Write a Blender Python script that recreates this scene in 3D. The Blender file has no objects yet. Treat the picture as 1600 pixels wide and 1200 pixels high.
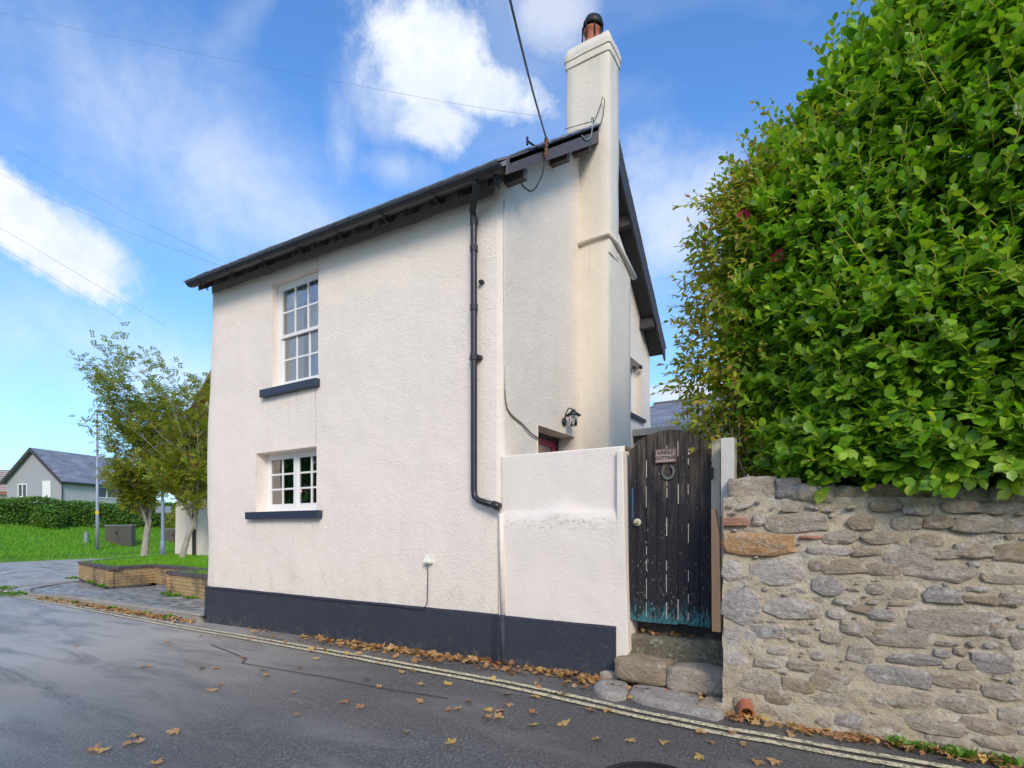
import bpy, bmesh, math, random
import numpy as np
from mathutils import Vector, Matrix, Euler, noise
random.seed(7); RNG = np.random.default_rng(7)
S = bpy.context.scene
R = math.radians; PI = math.pi
# ------------------------------------------------------------------ camera, world, sun, exposure
CAM = (3.28, -5.03, 1.44); SN, CS = .530, .848; FL = 863.0
cd = bpy.data.cameras.new('camera'); co = bpy.data.objects.new('camera', cd); S.collection.objects.link(co)
co.location = CAM; co.rotation_euler = (R(90), 0, math.atan2(SN, CS))
cd.sensor_width = 36; cd.lens = 36*FL/1600; cd.shift_y = (828-600)/1600; cd.clip_start = .05; cd.clip_end = 3000
S.camera = co
S.render.resolution_x = 1024; S.render.resolution_y = 768
SUN_DIR = Vector((.56, -.62, .50)).normalized()      # from the scene towards the sun
sl = bpy.data.lights.new('sun', 'SUN'); so = bpy.data.objects.new('sun', sl); S.collection.objects.link(so)
sl.energy = 2.45; sl.angle = R(20); sl.color = (1, .89, .74)
so.rotation_euler = SUN_DIR.to_track_quat('Z', 'Y').to_euler()
S.view_settings.view_transform = 'Standard'; S.view_settings.look = 'None'
S.view_settings.exposure = 0.10; S.view_settings.gamma = 1; S.view_settings.use_curve_mapping = False

def N(nt, t, **kw):
    n = nt.nodes.new(t)
    for k, v in kw.items():
        if k.startswith('i_'):
            k = k[2:]; n.inputs[int(k) if k.isdigit() else k.replace('_', ' ')].default_value = v
        else: setattr(n, k, v)
    return n
def L(nt, a, b): nt.links.new(a, b)
def mth(nt, op, a, b=None, c=None, clamp=False):
    n = nt.nodes.new('ShaderNodeMath'); n.operation = op; n.use_clamp = clamp
    for i, v in enumerate((a, b, c)):
        if v is None: continue
        if isinstance(v, (int, float)): n.inputs[i].default_value = v
        else: nt.links.new(v, n.inputs[i])
    return n.outputs[0]
def mix(nt, f, a, b, typ='MIX'):
    n = nt.nodes.new('ShaderNodeMix'); n.data_type = 'RGBA'; n.blend_type = typ
    for s, v in ((n.inputs[0], f), (n.inputs[6], a), (n.inputs[7], b)):
        if isinstance(v, (int, float)): s.default_value = v
        elif isinstance(v, (tuple, list)): s.default_value = (*v[:3], 1)
        else: nt.links.new(v, s)
    return n.outputs[2]
def ramp(nt, f, stops, interp='LINEAR'):
    n = nt.nodes.new('ShaderNodeValToRGB'); e = n.color_ramp; e.interpolation = interp
    while len(e.elements) < len(stops): e.elements.new(.5)
    for el, (p, c) in zip(e.elements, stops):
        el.position = p; el.color = (*c, 1) if isinstance(c, (tuple, list)) else (c, c, c, 1)
    nt.links.new(f, n.inputs[0]); return n.outputs[0]

W = bpy.data.worlds.new('World'); S.world = W; W.use_nodes = True
nt = W.node_tree; nt.nodes.clear()
sky = N(nt, 'ShaderNodeTexSky', sky_type='NISHITA', sun_disc=False)
sky.sun_elevation = math.asin(SUN_DIR.z); sky.sun_rotation = math.atan2(SUN_DIR.x, SUN_DIR.y)
sky.altitude = 0; sky.air_density = 1.0; sky.dust_density = .4; sky.ozone_density = 2.2
tc = N(nt, 'ShaderNodeTexCoord'); sp = N(nt, 'ShaderNodeSeparateXYZ'); L(nt, tc.outputs['Generated'], sp.inputs[0])
az = mth(nt, 'ARCTAN2', sp.outputs[0], sp.outputs[1]); el = mth(nt, 'ARCSINE', sp.outputs[2])
n1 = N(nt, 'ShaderNodeTexNoise', noise_dimensions='3D', i_Scale=5.5, i_Detail=12.0, i_Roughness=.66, i_Distortion=.15); L(nt, tc.outputs['Generated'], n1.inputs['Vector'])
n2 = N(nt, 'ShaderNodeTexNoise', i_Scale=2.2, i_Detail=5.0, i_Roughness=.55, i_Distortion=.6)
mp = N(nt, 'ShaderNodeMapping'); mp.inputs['Rotation'].default_value = (.3, .2, .6); mp.inputs['Scale'].default_value = (1, 2.2, 3.0)
L(nt, tc.outputs['Generated'], mp.inputs[0]); L(nt, mp.outputs[0], n2.inputs['Vector'])
def ray(px, py):
    r = (px-800)/FL; u = (828-py)/FL
    return (-SN+r*CS, CS+r*SN, u)
def blob(px, py, wx, wy, rot, edge, amt):
    d = Vector(ray(px, py)).normalized(); a0 = math.atan2(d.x, d.y); e0 = math.asin(d.z)
    da = mth(nt, 'MULTIPLY', mth(nt, 'SUBTRACT', az, a0), math.cos(e0)); de = mth(nt, 'SUBTRACT', el, e0)
    c, s = math.cos(rot), math.sin(rot)
    u = mth(nt, 'DIVIDE', mth(nt, 'ADD', mth(nt, 'MULTIPLY', da, c), mth(nt, 'MULTIPLY', de, s)), wx)
    v = mth(nt, 'DIVIDE', mth(nt, 'SUBTRACT', mth(nt, 'MULTIPLY', de, c), mth(nt, 'MULTIPLY', da, s)), wy)
    q = mth(nt, 'SQRT', mth(nt, 'ADD', mth(nt, 'MULTIPLY', u, u), mth(nt, 'MULTIPLY', v, v)))
    q = mth(nt, 'ADD', q, mth(nt, 'MULTIPLY', mth(nt, 'SUBTRACT', n1.outputs[0], .5), 3.0))
    mr = N(nt, 'ShaderNodeMapRange', interpolation_type='SMOOTHSTEP'); L(nt, q, mr.inputs[0])
    mr.inputs[1].default_value = 1+edge; mr.inputs[2].default_value = 1-edge*1.3; mr.inputs[4].default_value = amt
    return mr.outputs[0]
cl = None
for b in ((668, 95, .085, .065, .3, .36, 1.0), (740, 140, .10, .034, -.25, .36, .95), (680, 195, .075, .036, -.1, .42, .95), (610, 150, .05, .06, 0, .7, .6), (860, 15, .045, .04, 0, .8, .6),
          (38, 350, .11, .036, -.62, .30, 1.05), (110, 385, .07, .035, -.3, .5, .9), (125, 430, .02, .025, 0, .9, .5), (620, 265, .05, .025, 0, .8, .6), (535, 230, .02, .05, 0, .9, .45), (420, 320, .24, .07, -.4, 1.2, .55),
          (1035, 330, .10, .07, .2, .8, .6), (1075, 612, .10, .02, 0, .35, .9), (200, 560, .20, .05, -.2, 1.2, .45)):
    o = blob(*b); cl = o if cl is None else mth(nt, 'MAXIMUM', cl, o)
wisp = ramp(nt, n2.outputs[0], ((.50, 0), (.82, .32)))
# sky behind the camera: unseen extra cloud added to make ambient light less blue
back = mth(nt, 'MULTIPLY', ramp(nt, n1.outputs[0], ((.42, 0), (.56, .92))), ramp(nt, mth(nt, 'MULTIPLY', sp.outputs[1], -1.0), ((0.0, 0), (.45, 1))))
cl = mth(nt, 'MAXIMUM', mth(nt, 'MAXIMUM', cl, wisp), back)
hz = ramp(nt, sp.outputs[2], ((0.0, .62), (.10, .40), (.32, .10), (.6, 0)))
tint = mix(nt, 1.0, sky.outputs[0], (1.32, 2.05, 2.75), 'MULTIPLY')
c1 = mix(nt, hz, tint, (6.0, 7.4, 9.0))
cc = mix(nt, ramp(nt, n1.outputs[0], ((.35, (9.6, 10.0, 10.6)), (.6, (8.2, 8.9, 10.0)))), (1, 1, 1), (1, 1, 1)) if False else ramp(nt, n1.outputs[0], ((.36, (1, 1, 1)), (.60, (.70, .80, .95))))
cc = mix(nt, 1.0, cc, (9.8, 10.0, 10.3), 'MULTIPLY')
c2 = mix(nt, cl, c1, cc)
bg = N(nt, 'ShaderNodeBackground'); bg.inputs[1].default_value = .098; L(nt, c2, bg.inputs[0])
wo = N(nt, 'ShaderNodeOutputWorld'); L(nt, bg.outputs[0], wo.inputs[0])

# ------------------------------------------------------------------ point helpers: where a sight line meets a real plane
def onY(px, py, y=0):
    d = ray(px, py); t = (y-CAM[1])/d[1]; return Vector([CAM[i]+t*d[i] for i in range(3)])
def onX(px, py, x=0):
    d = ray(px, py); t = (x-CAM[0])/d[0]; return Vector([CAM[i]+t*d[i] for i in range(3)])
def onZ(px, py, z=0):
    d = ray(px, py); t = (z-CAM[2])/d[2]; return Vector([CAM[i]+t*d[i] for i in range(3)])
def dep(px, py, Y):
    d = ray(px, py); return Vector([CAM[i]+Y*d[i] for i in range(3)])
def gz(x): return .012*max(min(x, 0), -6)          # the road falls a little to the left
def onG(px, py, up=0):
    p = onZ(px, py, 0)
    for _ in range(5): p = onZ(px, py, gz(p.x)+up)
    return p
# ------------------------------------------------------------------ mesh helpers
COL = S.collection
class MB:
    def __init__(s): s.v = []; s.f = []; s.m = []; s.mi = 0
    def add(s, vs, fs):
        o = len(s.v); s.v += [tuple(v) for v in vs]; s.f += [tuple(i+o for i in f) for f in fs]; s.m += [s.mi]*len(fs); return s
    def box(s, x0, x1, y0, y1, z0, z1, M=None):
        vs = [Vector((x, y, z)) for z in (z0, z1) for y in (y0, y1) for x in (x0, x1)]
        if M: vs = [M @ v for v in vs]
        return s.add(vs, [(0, 2, 3, 1), (4, 5, 7, 6), (0, 1, 5, 4), (2, 6, 7, 3), (0, 4, 6, 2), (1, 3, 7, 5)])
    def prism(s, pts, vec):
        n = len(pts); a = [Vector(p) for p in pts]; b = [p+Vector(vec) for p in a]
        return s.add(a+b, [tuple(range(n))[::-1], tuple(range(n, 2*n))]+[(i, (i+1) % n, n+(i+1) % n, n+i) for i in range(n)])
    def tube(s, pts, r, n=8, caps=True):
        pts = [Vector(p) for p in pts]; rs = r if isinstance(r, (list, tuple)) else [r]*len(pts)
        rings = []; up = None
        for i, p in enumerate(pts):
            t = (pts[min(i+1, len(pts)-1)]-pts[max(i-1, 0)]).normalized()
            if up is None: up = Vector((0, 0, 1)) if abs(t.z) < .9 else Vector((1, 0, 0))
            a = (up-t*up.dot(t)).normalized(); up = a; b = t.cross(a)
            rings.append([p+(a*math.cos(k*2*PI/n)+b*math.sin(k*2*PI/n))*rs[i] for k in range(n)])
        vs = [v for g in rings for v in g]; fs = []
        for i in range(len(pts)-1):
            for k in range(n): fs.append((i*n+k, i*n+(k+1) % n, (i+1)*n+(k+1) % n, (i+1)*n+k))
        if caps: fs += [tuple(range(n))[::-1], tuple(range((len(pts)-1)*n, len(pts)*n))]
        return s.add(vs, fs)
    def lathe(s, prof, n=16, M=None, at=(0, 0, 0)):
        M = M or Matrix.Identity(4); at = Vector(at)
        vs = [at+M @ Vector((r*math.cos(k*2*PI/n), r*math.sin(k*2*PI/n), z)) for r, z in prof for k in range(n)]
        fs = [(i*n+k, i*n+(k+1) % n, (i+1)*n+(k+1) % n, (i+1)*n+k) for i in range(len(prof)-1) for k in range(n)]
        return s.add(vs, fs)
    def build(s, name, mat, parent=None, smooth=False, bevel=0, sub=0, off=None):
        me = bpy.data.meshes.new(name)
        o0 = Vector((0, 0, 0))
        if parent is not None:
            p = parent
            while p is not None: o0 = o0+p.location; p = p.parent
        if off is not None: o0 = o0+Vector(off)
        me.from_pydata([tuple(Vector(v)-o0) for v in s.v], [], s.f)
        mats = mat if isinstance(mat, (list, tuple)) else [mat]
        for m in mats: me.materials.append(m)
        if len(mats) > 1: me.polygons.foreach_set('material_index', s.m)
        if smooth: me.polygons.foreach_set('use_smooth', [True]*len(me.polygons))
        me.update()
        o = bpy.data.objects.new(name, me); COL.objects.link(o)
        if parent is not None: o.parent = parent
        if off is not None: o.location = off
        if bevel:
            b = o.modifiers.new('bevel', 'BEVEL'); b.width = bevel; b.segments = 2; b.limit_method = 'ANGLE'; b.angle_limit = R(40)
            o.data.polygons.foreach_set('use_smooth', [True]*len(me.polygons))
            w = o.modifiers.new('wn', 'WEIGHTED_NORMAL'); w.keep_sharp = True
        return o
def tag(o, label=None, cat=None, group=None, kind=None):
    if label: o['label'] = label
    if cat: o['category'] = cat
    if group: o['group'] = group
    if kind: o['kind'] = kind
    return o
def thing(name, label, cat, loc=(0, 0, 0), group=None):
    o = bpy.data.objects.new(name, None); COL.objects.link(o); o.location = loc; o.empty_display_size = .1
    return tag(o, label, cat, group)
def inst(src, name, parent, loc, rot=None, scale=None, M=None):
    o = bpy.data.objects.new(name, src); COL.objects.link(o); o.parent = parent
    if M is not None: o.matrix_local = M
    else:
        o.location = loc
        if rot is not None: o.rotation_euler = rot
        if scale is not None: o.scale = scale
    return o
def fmesh(name, V, F, mats, mi=None, smooth=False):
    """V (n,3), F (m,k) numpy -> mesh, fast"""
    me = bpy.data.meshes.new(name); m, k = F.shape
    me.vertices.add(len(V)); me.vertices.foreach_set('co', V.astype(np.float32).ravel())
    me.loops.add(m*k); me.loops.foreach_set('vertex_index', F.astype(np.int32).ravel())
    me.polygons.add(m); me.polygons.foreach_set('loop_start', (np.arange(m)*k).astype(np.int32))
    for a in mats: me.materials.append(a)
    if mi is not None: me.polygons.foreach_set('material_index', mi.astype(np.int32))
    if smooth: me.polygons.foreach_set('use_smooth', np.ones(m, bool))
    me.update(calc_edges=True); return me
def frames(D, U):
    D = D/np.linalg.norm(D, axis=1, keepdims=True)
    B = np.cross(U, D); B /= (np.linalg.norm(B, axis=1, keepdims=True)+1e-9); Nn = np.cross(D, B)
    return D, B, Nn
def scatter(T, TF, P, D, U, sc):
    """copies of template T at P, x axis D, normal near U"""
    D, B, Nn = frames(D, U); sc = sc[:, None, None]
    V = P[:, None, :]+sc*(T[None, :, 0:1]*D[:, None]+T[None, :, 1:2]*B[:, None]+T[None, :, 2:3]*Nn[:, None])
    F = TF[None]+(np.arange(len(P))*len(T))[:, None, None]
    return V.reshape(-1, 3), F.reshape(-1, TF.shape[1])
# ------------------------------------------------------------------ materials
def mat(name):
    m = bpy.data.materials.new(name); m.use_nodes = True; t = m.node_tree
    return m, t, t.nodes['Principled BSDF']
def coords(t, kind='Object', scale=(1, 1, 1), world=False):
    if world:
        g = N(t, 'ShaderNodeNewGeometry'); src = g.outputs['Position']
    else: src = N(t, 'ShaderNodeTexCoord').outputs[kind]
    mp = N(t, 'ShaderNodeMapping'); mp.inputs['Scale'].default_value = scale; L(t, src, mp.inputs[0]); return mp.outputs[0]
def noi(t, v, sc, det=4, rough=.55, dist=0):
    n = N(t, 'ShaderNodeTexNoise', i_Scale=sc, i_Detail=float(det), i_Roughness=rough, i_Distortion=dist); L(t, v, n.inputs['Vector']); return n.outputs[0]
def bump(t, b, h, st=.5, d=.01, prev=None):
    n = N(t, 'ShaderNodeBump'); n.inputs['Strength'].default_value = st; n.inputs['Distance'].default_value = d
    L(t, h, n.inputs['Height'])
    if prev is not None: L(t, prev, n.inputs['Normal'])
    L(t, n.outputs[0], b.inputs['Normal']); return n.outputs[0]
def plain(name, col, rough=.5, metal=0, var=.15, nsc=12, bst=.0):
    m, t, b = mat(name); v = coords(t, world=True); f = noi(t, v, nsc, 5)
    c = mix(t, f, [x*(1-var) for x in col], [min(1, x*(1+var)) for x in col])
    L(t, c, b.inputs['Base Color']); b.inputs['Roughness'].default_value = rough; b.inputs['Metallic'].default_value = metal
    if bst: bump(t, b, noi(t, v, nsc*4, 4), bst, .005)
    return m
M = {}
def render_mat(name, col, stain=.0, dirt=(.30, .27, .21), coarse=1.0):
    m, t, b = mat(name); v = coords(t, world=True)
    big = noi(t, v, .9, 4, .6); mid = noi(t, v, 5, 5, .6)
    c = mix(t, big, [x*.95 for x in col], [x*1.03 for x in col])
    c = mix(t, mth(t, 'MULTIPLY', ramp(t, mid, ((.45, 0), (.75, 1))), .25), c, [x*.86 for x in col])
    # vertical rain streaks and small dirty pits
    st = noi(t, coords(t, world=True, scale=(3.2, 3.2, .5)), 1.6, 7, .65, .6)
    c = mix(t, mth(t, 'MULTIPLY', ramp(t, st, ((.52, 0), (.72, 1))), .05+stain*.4), c, dirt)
    pit = noi(t, v, 9, 7, .75, .5)
    c = mix(t, mth(t, 'MULTIPLY', ramp(t, pit, ((.66, 0), (.76, 1))), .22+stain), c, dirt)
    if name == 'painted_roughcast':
        sx_ = N(t, 'ShaderNodeSeparateXYZ'); L(t, v, sx_.inputs[0]); X_, Z_ = sx_.outputs[0], sx_.outputs[2]
        low = ramp(t, mth(t, 'SUBTRACT', Z_, .45), ((.0, .16), (.75, 0)))
        k_ = mth(t, 'ADD', noi(t, coords(t, world=True, scale=(1, 1, .7)), 6, 7, .7, .6), low)
        c = mix(t, ramp(t, k_, ((.60, 0), (.74, .22))), c, (.50, .44, .36))
        for (x0, x1, zt, ln_) in ((-4.28, -2.95, 3.40, .9), (-4.6, -2.9, 1.60, .6)):
            inx = mth(t, 'MULTIPLY', mth(t, 'GREATER_THAN', X_, x0), mth(t, 'LESS_THAN', X_, x1))
            fz_ = ramp(t, mth(t, 'DIVIDE', mth(t, 'SUBTRACT', zt, Z_), ln_), ((.0, 1), (1.0, 0))); ab = mth(t, 'LESS_THAN', Z_, zt)
            kk = mth(t, 'MULTIPLY', mth(t, 'MULTIPLY', inx, ab), mth(t, 'MULTIPLY', fz_, ramp(t, noi(t, coords(t, world=True, scale=(16, 1, .6)), 1, 3), ((.45, 0), (.7, .22)))))
            c = mix(t, kk, c, (.48, .43, .36))
        c = mix(t, ramp(t, noi(t, v, .45, 3, .5, .8), ((.50, 0), (.53, .10))), c, (.80, .72, .62))
    L(t, c, b.inputs['Base Color']); b.inputs['Roughness'].default_value = .85
    vs = coords(t, world=True, scale=(1, 1, 1.5))
    h1 = noi(t, vs, 13*coarse, 5, .6, 1.4); h2 = noi(t, vs, 46*coarse, 4, .6, .8)
    p = bump(t, b, h1, .5 if coarse == 1 else .28, .02); p = bump(t, b, h2, .5 if coarse == 1 else .35, .008, p)
    bump(t, b, noi(t, v, 1.6, 2), .5, .05, p)
    return m
M['render'] = render_mat('painted_roughcast', (.90, .775, .665))
M['gable'] = render_mat('painted_roughcast_gable', (.87, .755, .635), .03)
M['chimney'] = render_mat('chimney_render', (.78, .69, .57), .30, coarse=.9)
M['lowwall'] = render_mat('garden_wall_render', (.87, .765, .67), .04, (.22, .2, .18), .9)
M['lowmark'] = render_mat('marked_garden_wall_render', (.87, .765, .67), .04, (.22, .2, .18), .9)
t = M['lowmark'].node_tree; b = t.nodes['Principled BSDF']; src = b.inputs['Base Color'].links[0].from_socket; v = coords(t, world=True); sx_ = N(t, 'ShaderNodeSeparateXYZ'); L(t, v, sx_.inputs[0])
band = ramp(t, mth(t, 'ABSOLUTE', mth(t, 'SUBTRACT', sx_.outputs[2], 1.52)), ((.0, .12), (.16, 0)))
k_ = mth(t, 'ADD', noi(t, coords(t, world=True, scale=(1, 1, 2.5)), 10, 8, .75, 1.2), band)
L(t, mix(t, ramp(t, k_, ((.63, 0), (.72, .6))), src, (.25, .22, .17)), b.inputs['Base Color'])
# strip where the wall runs up under the eaves: rough edged grey-brown band
m, t, b = mat('plinth_paint'); v = coords(t, world=True)
c = mix(t, noi(t, v, 2.5, 5), (.026, .030, .042), (.046, .052, .070)); c = mix(t, ramp(t, noi(t, v, 26, 6, .7), ((.66, 0), (.72, .6))), c, (.16, .16, .18))
sz_ = N(t, 'ShaderNodeSeparateXYZ'); L(t, v, sz_.inputs[0]); c = mix(t, ramp(t, mth(t, 'ADD', noi(t, v, 8, 6, .7), ramp(t, mth(t, 'ADD', sz_.outputs[2], .1), ((0, .22), (.3, 0)))), ((.60, 0), (.75, .5))), c, (.13, .115, .10)); c = mix(t, ramp(t, noi(t, coords(t, world=True, scale=(.5, .5, 2)), 9, 7, .8, .5), ((.66, 0), (.70, .35))), c, (.20, .20, .22)); L(t, c, b.inputs['Base Color']); b.inputs['Roughness'].default_value = .62
p = bump(t, b, noi(t, v, 14, 5, .6, 1), .6, .02); bump(t, b, noi(t, v, 50, 4), .5, .008, p); M['plinth'] = m
M['white'] = plain('white_paint', (.80, .78, .74), .45, var=.04, nsc=20, bst=.05)
M['black'] = plain('black_plastic', (.022, .023, .026), .38, var=.25)
M['blackwood'] = plain('dark_stained_wood', (.050, .044, .045), .6, var=.4, nsc=9, bst=.3)
M['barge'] = plain('weathered_purple_black_board', (.105, .085, .085), .65, var=.35, nsc=7, bst=.3)
M['soffit'] = plain('dark_soffit', (.045, .040, .042), .8, var=.3)
M['slatesill'] = plain('blue_black_sill_paint', (.030, .040, .068), .45, var=.25)
M['maroon'] = plain('maroon_paint', (.36, .02, .06), .4)
M['terracotta'] = plain('terracotta', (.42, .13, .06), .75, var=.35, nsc=14, bst=.3)
M['iron'] = plain('dark_iron', (.035, .032, .032), .5, .6, var=.4)
M['galv'] = plain('galvanised_grey', (.30, .33, .36), .5, .3, var=.15)
M['grey_post'] = plain('grey_painted_post', (.20, .25, .30), .45, var=.12)
M['cabinet'] = plain('brown_cabinet', (.095, .082, .068), .7, var=.2)
M['yellow'] = plain('yellow_band', (.75, .55, .03), .5)
M['brass'] = plain('old_brass', (.42, .30, .10), .4, .8, var=.5, nsc=40)
M['cream'] = plain('chipped_cream_paint', (.62, .58, .48), .6, var=.3, nsc=60)
M['curtain'] = plain('white_curtain', (.85, .86, .88), .9, var=.04)
M['room'] = plain('dim_room_wall', (.17, .15, .13), .9, var=.2, nsc=1)
M['rust'] = plain('rusty_clamp', (.20, .09, .055), .8, .3, var=.5, nsc=40)
M['fascia'] = plain('grey_fascia', (.30, .31, .30), .5, var=.1)
M['crack'] = plain('crack_shadow_grey', (.42, .36, .31), .9)
M['pink'] = plain('pink_tulip', (.92, .60, .54), .5)
M['wiregrey'] = plain('grey_overhead_wire', (.20, .24, .32), .6)
M['ivory'] = plain('ivory_plastic', (.80, .77, .68), .5, var=.05)
M['cable_white'] = plain('painted_cable', (.72, .66, .58), .7, var=.1)
# asphalt
m, t, b = mat('asphalt'); v = coords(t, world=True)
g = noi(t, v, 62, 3, .8); g2 = noi(t, v, 26, 5, .75); big = noi(t, v, .55, 5, .6, .3)
c = mix(t, big, (.110, .103, .098), (.160, .150, .140))
c = mix(t, ramp(t, g, ((.38, .75), (.50, 0))), c, (.030, .030, .034)); c = mix(t, ramp(t, g2, ((.40, .5), (.52, 0))), c, (.045, .045, .05))
c = mix(t, ramp(t, g, ((.58, 0), (.65, .6))), c, (.50, .47, .43))
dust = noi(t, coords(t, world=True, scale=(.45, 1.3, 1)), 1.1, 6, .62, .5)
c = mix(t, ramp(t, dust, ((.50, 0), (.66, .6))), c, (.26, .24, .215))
L(t, c, b.inputs['Base Color'])
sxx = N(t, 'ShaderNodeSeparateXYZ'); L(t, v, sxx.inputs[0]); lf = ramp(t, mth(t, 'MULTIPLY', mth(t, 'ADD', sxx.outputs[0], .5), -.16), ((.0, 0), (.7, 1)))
c = mix(t, mth(t, 'MULTIPLY', lf, ramp(t, noi(t, coords(t, world=True, scale=(.30, 1.5, 1)), 1.7, 7, .68, .8), ((.34, .25), (.54, 1)))), c, (.48, .43, .37)); L(t, c, b.inputs['Base Color'])  # pale dried streaks towards the left, wet sheen painted in with them
wet = noi(t, coords(t, world=True, scale=(.35, 1.0, 1)), .9, 6, .65, .6)
L(t, ramp(t, wet, ((.40, .30), (.62, .58))), b.inputs['Roughness'])
b.inputs['Specular IOR Level'].default_value = .5
p = bump(t, b, g, .9, .012); bump(t, b, noi(t, v, 2.2, 4), .3, .02, p); M['asphalt'] = m
def marking(name, col):
    m, t, b = mat(name); v = coords(t, world=True)
    w = noi(t, v, 38, 6, .75)
    c = mix(t, ramp(t, w, ((.46, 0), (.58, .85))), col, (.10, .095, .09)); L(t, c, b.inputs['Base Color'])
    b.inputs['Roughness'].default_value = .6; bump(t, b, noi(t, v, 170, 3), .5, .004); return m
M['yline'] = marking('pale_yellow_marking', (.86, .74, .46)); M['wline'] = marking('white_marking', (.75, .76, .76))
def stone_mat(name, cols, lich=.35, obj=True):
    m, t, b = mat(name); v = coords(t, world=True)
    oi = N(t, 'ShaderNodeObjectInfo')
    f = mth(t, 'ADD', mth(t, 'MULTIPLY', oi.outputs['Random'], .75), mth(t, 'MULTIPLY', mth(t, 'SUBTRACT', noi(t, v, 7, 6, .65, .8), .38), 1.1), clamp=True)
    n = len(cols); c = ramp(t, f, [(i/(n-1), cols[i]) for i in range(n)])
    fine = noi(t, v, 42, 7, .7)
    c = mix(t, ramp(t, fine, ((.35, .6), (.52, 0))), c, [x*.55 for x in cols[0]])
    c = mix(t, ramp(t, noi(t, v, 13, 8, .75, .5), ((.535, 0), (.62, lich))), c, (.66, .62, .56)); c = mix(t, ramp(t, noi(t, coords(t, world=True, scale=(1, 1, 2.6)), 7, 8, .72, 1.0), ((.34, .6), (.41, 0))), c, [x*.45 for x in cols[0]])
    c = mix(t, ramp(t, noi(t, v, 3.1, 5, .6), ((.58, 0), (.72, .55))), c, (.36, .27, .15))
    L(t, c, b.inputs['Base Color']); b.inputs['Roughness'].default_value = .85
    p = bump(t, b, noi(t, coords(t, world=True, scale=(1, 1, 2.2)), 9, 8, .68, .6), .9, .045); bump(t, b, fine, .6, .012, p); return m
M['stone'] = stone_mat('grey_limestone', [(.38, .29, .205), (.50, .40, .29), (.43, .36, .285), (.58, .48, .36)], .6)
M['stone_blue'] = stone_mat('blue_grey_limestone', [(.32, .27, .235), (.40, .35, .31), (.48, .42, .365)], .6)
M['stone_pale'] = stone_mat('pale_limestone', [(.48, .40, .33), (.55, .47, .40), (.62, .54, .46)], .8)
M['stone_tan'] = stone_mat('tan_sandstone', [(.36, .27, .175), (.43, .33, .22), (.50, .41, .30)], .5)
M['stone_orange'] = stone_mat('orange_sandstone', [(.50, .27, .11), (.56, .33, .15), (.55, .40, .25)], .45)
M['brick_red'] = stone_mat('red_brick_face', [(.42, .17, .09), (.46, .2, .12), (.5, .26, .16)], .35)
M['stone_dark'] = stone_mat('dark_rubble', [(.09, .08, .075), (.12, .11, .105), (.15, .14, .135)], .25)
M['stone_moss'] = stone_mat('mossy_step_stone', [(.14, .125, .07), (.21, .185, .12), (.30, .26, .20)], .4)
m, t, b = mat('lime_mortar'); v = coords(t, world=True)
c = mix(t, noi(t, v, 2.2, 5, .6, .4), (.46, .37, .24), (.64, .54, .39)); c = mix(t, ramp(t, noi(t, v, 5, 6, .7), ((.52, 0), (.64, .75))), c, (.72, .64, .53))
c = mix(t, ramp(t, noi(t, coords(t, world=True, scale=(1, 1, 2.2)), 8, 8, .75, .8), ((.54, 0), (.62, .75))), c, (.24, .20, .16))
L(t, c, b.inputs['Base Color']); b.inputs['Roughness'].default_value = .9
p = bump(t, b, noi(t, v, 11, 8, .7, .4), .9, .04); bump(t, b, noi(t, v, 60, 5), .6, .01, p); M['mortar'] = m
def brick_mat(name, cols, dirt=.7):
    m, t, b = mat(name); v = coords(t, world=True); oi = N(t, 'ShaderNodeObjectInfo'); g = N(t, 'ShaderNodeNewGeometry')
    r = mth(t, 'FRACT', mth(t, 'ADD', oi.outputs['Random'], g.outputs['Random Per Island']))
    n = len(cols); c = ramp(t, r, [(i/(n-1), cols[i]) for i in range(n)])
    c = mix(t, ramp(t, noi(t, v, .9, 5, .65), ((.46, 0), (.60, dirt))), c, (.10, .09, .075))
    c = mix(t, mth(t, 'MULTIPLY', noi(t, v, 30, 5), .4), c, [x*.5 for x in cols[0]])
    L(t, c, b.inputs['Base Color']); b.inputs['Roughness'].default_value = .85; bump(t, b, noi(t, v, 60, 4), .4, .005); return m
M['brick'] = brick_mat('yellow_buff_brick', [(.55, .37, .16), (.46, .32, .15), (.62, .42, .20), (.58, .34, .17), (.48, .38, .2)], .85)
M['coping'] = brick_mat('dark_blue_brick', [(.09, .08, .085), (.12, .10, .105), (.15, .12, .12)], .3)
M['paver'] = brick_mat('grey_block_paver', [(.16, .155, .15), (.40, .39, .37), (.24, .23, .22), (.56, .54, .51), (.34, .32, .31)], .25)
M['paver'].node_tree.nodes['Principled BSDF'].inputs['Roughness'].default_value = .42
M['kerb'] = stone_mat('concrete_kerb', [(.34, .29, .24), (.40, .36, .30), (.44, .40, .34)], .3)
M['slate'] = brick_mat('blue_grey_slate', [(.20, .21, .25), (.32, .33, .37), (.25, .26, .30), (.40, .40, .43)], .15)
M['slate'].node_tree.nodes['Principled BSDF'].inputs['Roughness'].default_value = .5
M['redtile'] = brick_mat('red_brown_tile', [(.30, .11, .06), (.34, .15, .08), (.26, .12, .08)], .4)
M['concrete'] = plain('pale_concrete', (.60, .57, .50), .8, var=.15, nsc=10, bst=.3)
M['far_render'] = plain('grey_blue_render', (.36, .35, .37), .9, var=.06, nsc=3)
M['far_render_b'] = plain('pale_grey_render', (.50, .47, .45), .9, var=.06, nsc=3)
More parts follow.
